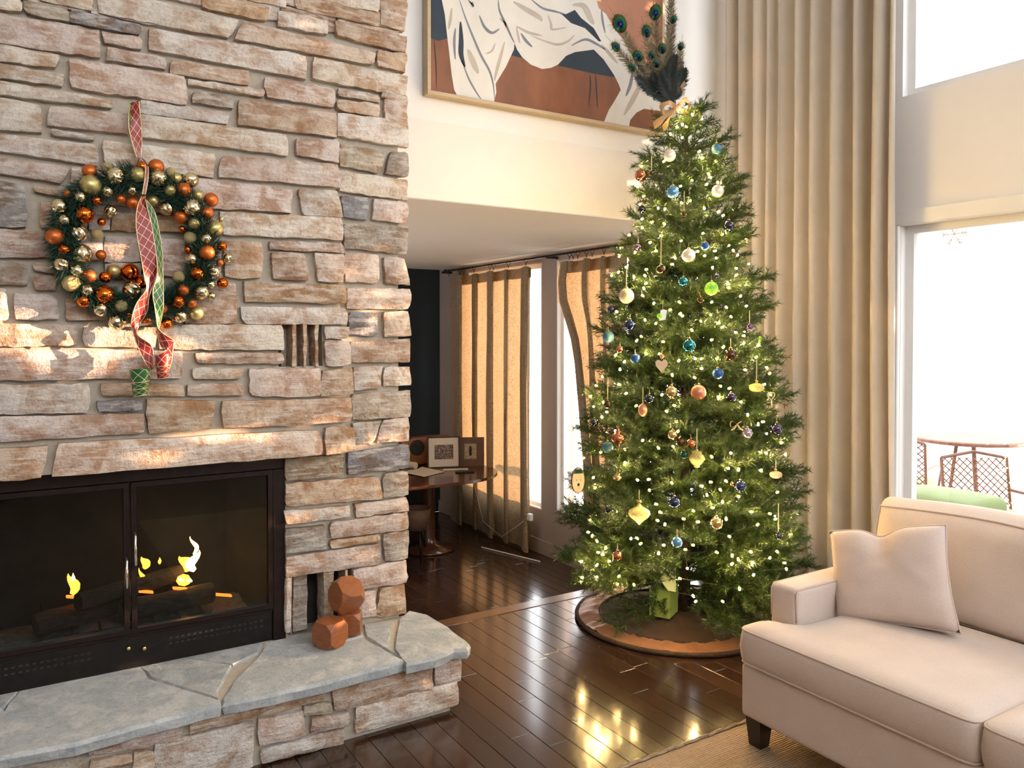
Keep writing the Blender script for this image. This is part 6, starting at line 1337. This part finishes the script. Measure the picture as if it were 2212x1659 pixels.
for k in range(3): a = k * 2 * PI / 3; MB().tube([(0.1 * math.cos(a), 0.1 * math.sin(a), 1.02), (0.16 * math.cos(a), 0.16 * math.sin(a), 0.5), (0.4 * math.cos(a), 0.4 * math.sin(a), 0)], 0.02, 6).ob('leg', M['iron'], te, local=True)
cb = at(2010, 1078, X=5.6); pc = empty('patio_cushion', cb, 'pale sage cushion on an outdoor bench behind the sofa', 'cushion')
cushion(cb.x - 0.25, cb.x + 0.25, cb.y - 0.42, cb.y + 0.22, cb.z - 0.14, cb.z + 0.05, 0.04, 0.02, rc=0.05).ob('cover', M['cush'], pc, smooth=True)
bn = empty('patio_bench', (cb.x, cb.y, -0.5), 'low iron bench carrying the sage cushion outside the window', 'bench')
MB().bbox((cb.x, cb.y - 0.1, cb.z - 0.165), (0.28, 0.4, 0.02), bev=0.005, seg=1).ob('seat', M['iron'], bn)
for sx in (-1, 1):
    for sy in (-1, 1): MB().tube([(cb.x + sx * 0.24, cb.y - 0.1 + sy * 0.36, cb.z - 0.17), (cb.x + sx * 0.26, cb.y - 0.1 + sy * 0.38, -0.5)], 0.015, 6).ob('leg', M['iron'], bn)
# snowflake cling on the glass
M['cling'] = plain('white_cling', (0.85, 0.82, 0.74), 0.5, var=0.02); sp_ = at(2062, 505, X=XR + 0.068); sf = MB()
for k in range(6):
    a = k * PI / 3; d = Vector((0, math.cos(a), math.sin(a))); nrm2 = Vector((0, -math.sin(a), math.cos(a))); sf.tube([sp_, sp_ + d * 0.07], 0.0035, 4)
    for t in (0.035, 0.052):
        for s in (-1, 1): sf.tube([sp_ + d * t, sp_ + d * (t + 0.016) + nrm2 * s * 0.016], 0.003, 4)
tag(sf.ob('snowflake_cling', M['cling']), 'small white snowflake cling at the top of the window glass', 'decoration')

# unseen hedge added to block the sun; gaps in its leaves shape the patches
M['leaf'] = plain('hedge_leaf', (0.05, 0.09, 0.03), 0.6, var=0.3, nscale=3)
PATCH = [[(-60, 560), (0, 569), (27, 596), (17, 617), (-60, 615)], [(-60, 621), (0, 621), (10, 638), (18, 690), (-60, 692)], [(34, 637), (48, 655), (81, 663), (104, 685), (34, 690)], [(-60, 698), (91, 702), (83, 747), (70, 757), (94, 772), (60, 785), (-60, 780)],
         [(125, 743), (154, 708), (178, 712), (229, 743), (195, 760), (170, 770), (100, 754)], [(230, 508), (304, 512), (310, 567), (222, 569)], [(285, 715), (345, 720), (350, 752), (250, 757)], [(400, 946), (470, 938), (540, 942), (525, 962), (400, 968)], [(852, 918), (884, 905), (884, 952), (852, 957)], [(864, 690), (884, 690), (884, 740), (868, 740)], [(330, 560), (352, 560), (356, 720), (334, 700)]]
PW_ = [[(p.x, p.z) for p in (on_breast(*q) if q[0] < 760 else at(*q, Y=YPIER) for q in poly)] for poly in PATCH]
PW_.append([(-1.4, 0.60), (-0.2, 0.60), (-0.2, 0.80), (-1.4, 0.80)])
def inside(x, y, P):
    c = False; j = len(P) - 1
    for i in range(len(P)):
        if (P[i][1] > y) != (P[j][1] > y) and x < (P[j][0] - P[i][0]) * (y - P[i][1]) / (P[j][1] - P[i][1]) + P[i][0]: c = not c
        j = i
    return c
hd = empty('sun_block_hedge', (9.6, -2.3, -0.5), 'unseen hedge added outside to block the sun, with gaps for the sun patches', 'hedge')
lf = MB(); r = random.Random(12); SX = SUND
e1 = SX.cross(Z3).normalized(); e2 = e1.cross(SX).normalized()
for i in range(16500):
    x = r.uniform(9.2, 10.2); p = Vector((x, r.uniform(-6.6, 2.0), r.uniform(-0.4, 6.2))); t = (3.46 - p.y) / (-SX.y); q = p - SX * t
    hit = False; rad = r.uniform(0.035, 0.07)
    for P in PW_:
        if hit: break
        for dx, dz in ((0, 0), (1, 0), (-1, 0), (0, 1), (0, -1)):
            if inside(q.x + dx * rad * 2.2, q.z + dz * rad, P): hit = True; break
    if hit: continue
    a = r.uniform(0, PI); u_ = (e1 * math.cos(a) + e2 * math.sin(a)) * rad; v_ = (e2 * math.cos(a) - e1 * math.sin(a)) * rad * 0.9; tilt_ = SX * r.uniform(-0.04, 0.04)
    lf.add([p - u_ - v_, p + u_ - v_ + tilt_, p + u_ + v_, p - u_ + v_ - tilt_], [(0, 1, 2, 3)])
lfo = lf.ob('foliage', M['leaf'], hd); lfo['kind'] = 'stuff'
for k in range(5): MB().tube([(9.7, -5.5 + k * 1.5, -0.5), (9.7, -5.4 + k * 1.5, 3.0)], [0.06, 0.03], 8).ob('stem', M['bark'], hd, smooth=True)
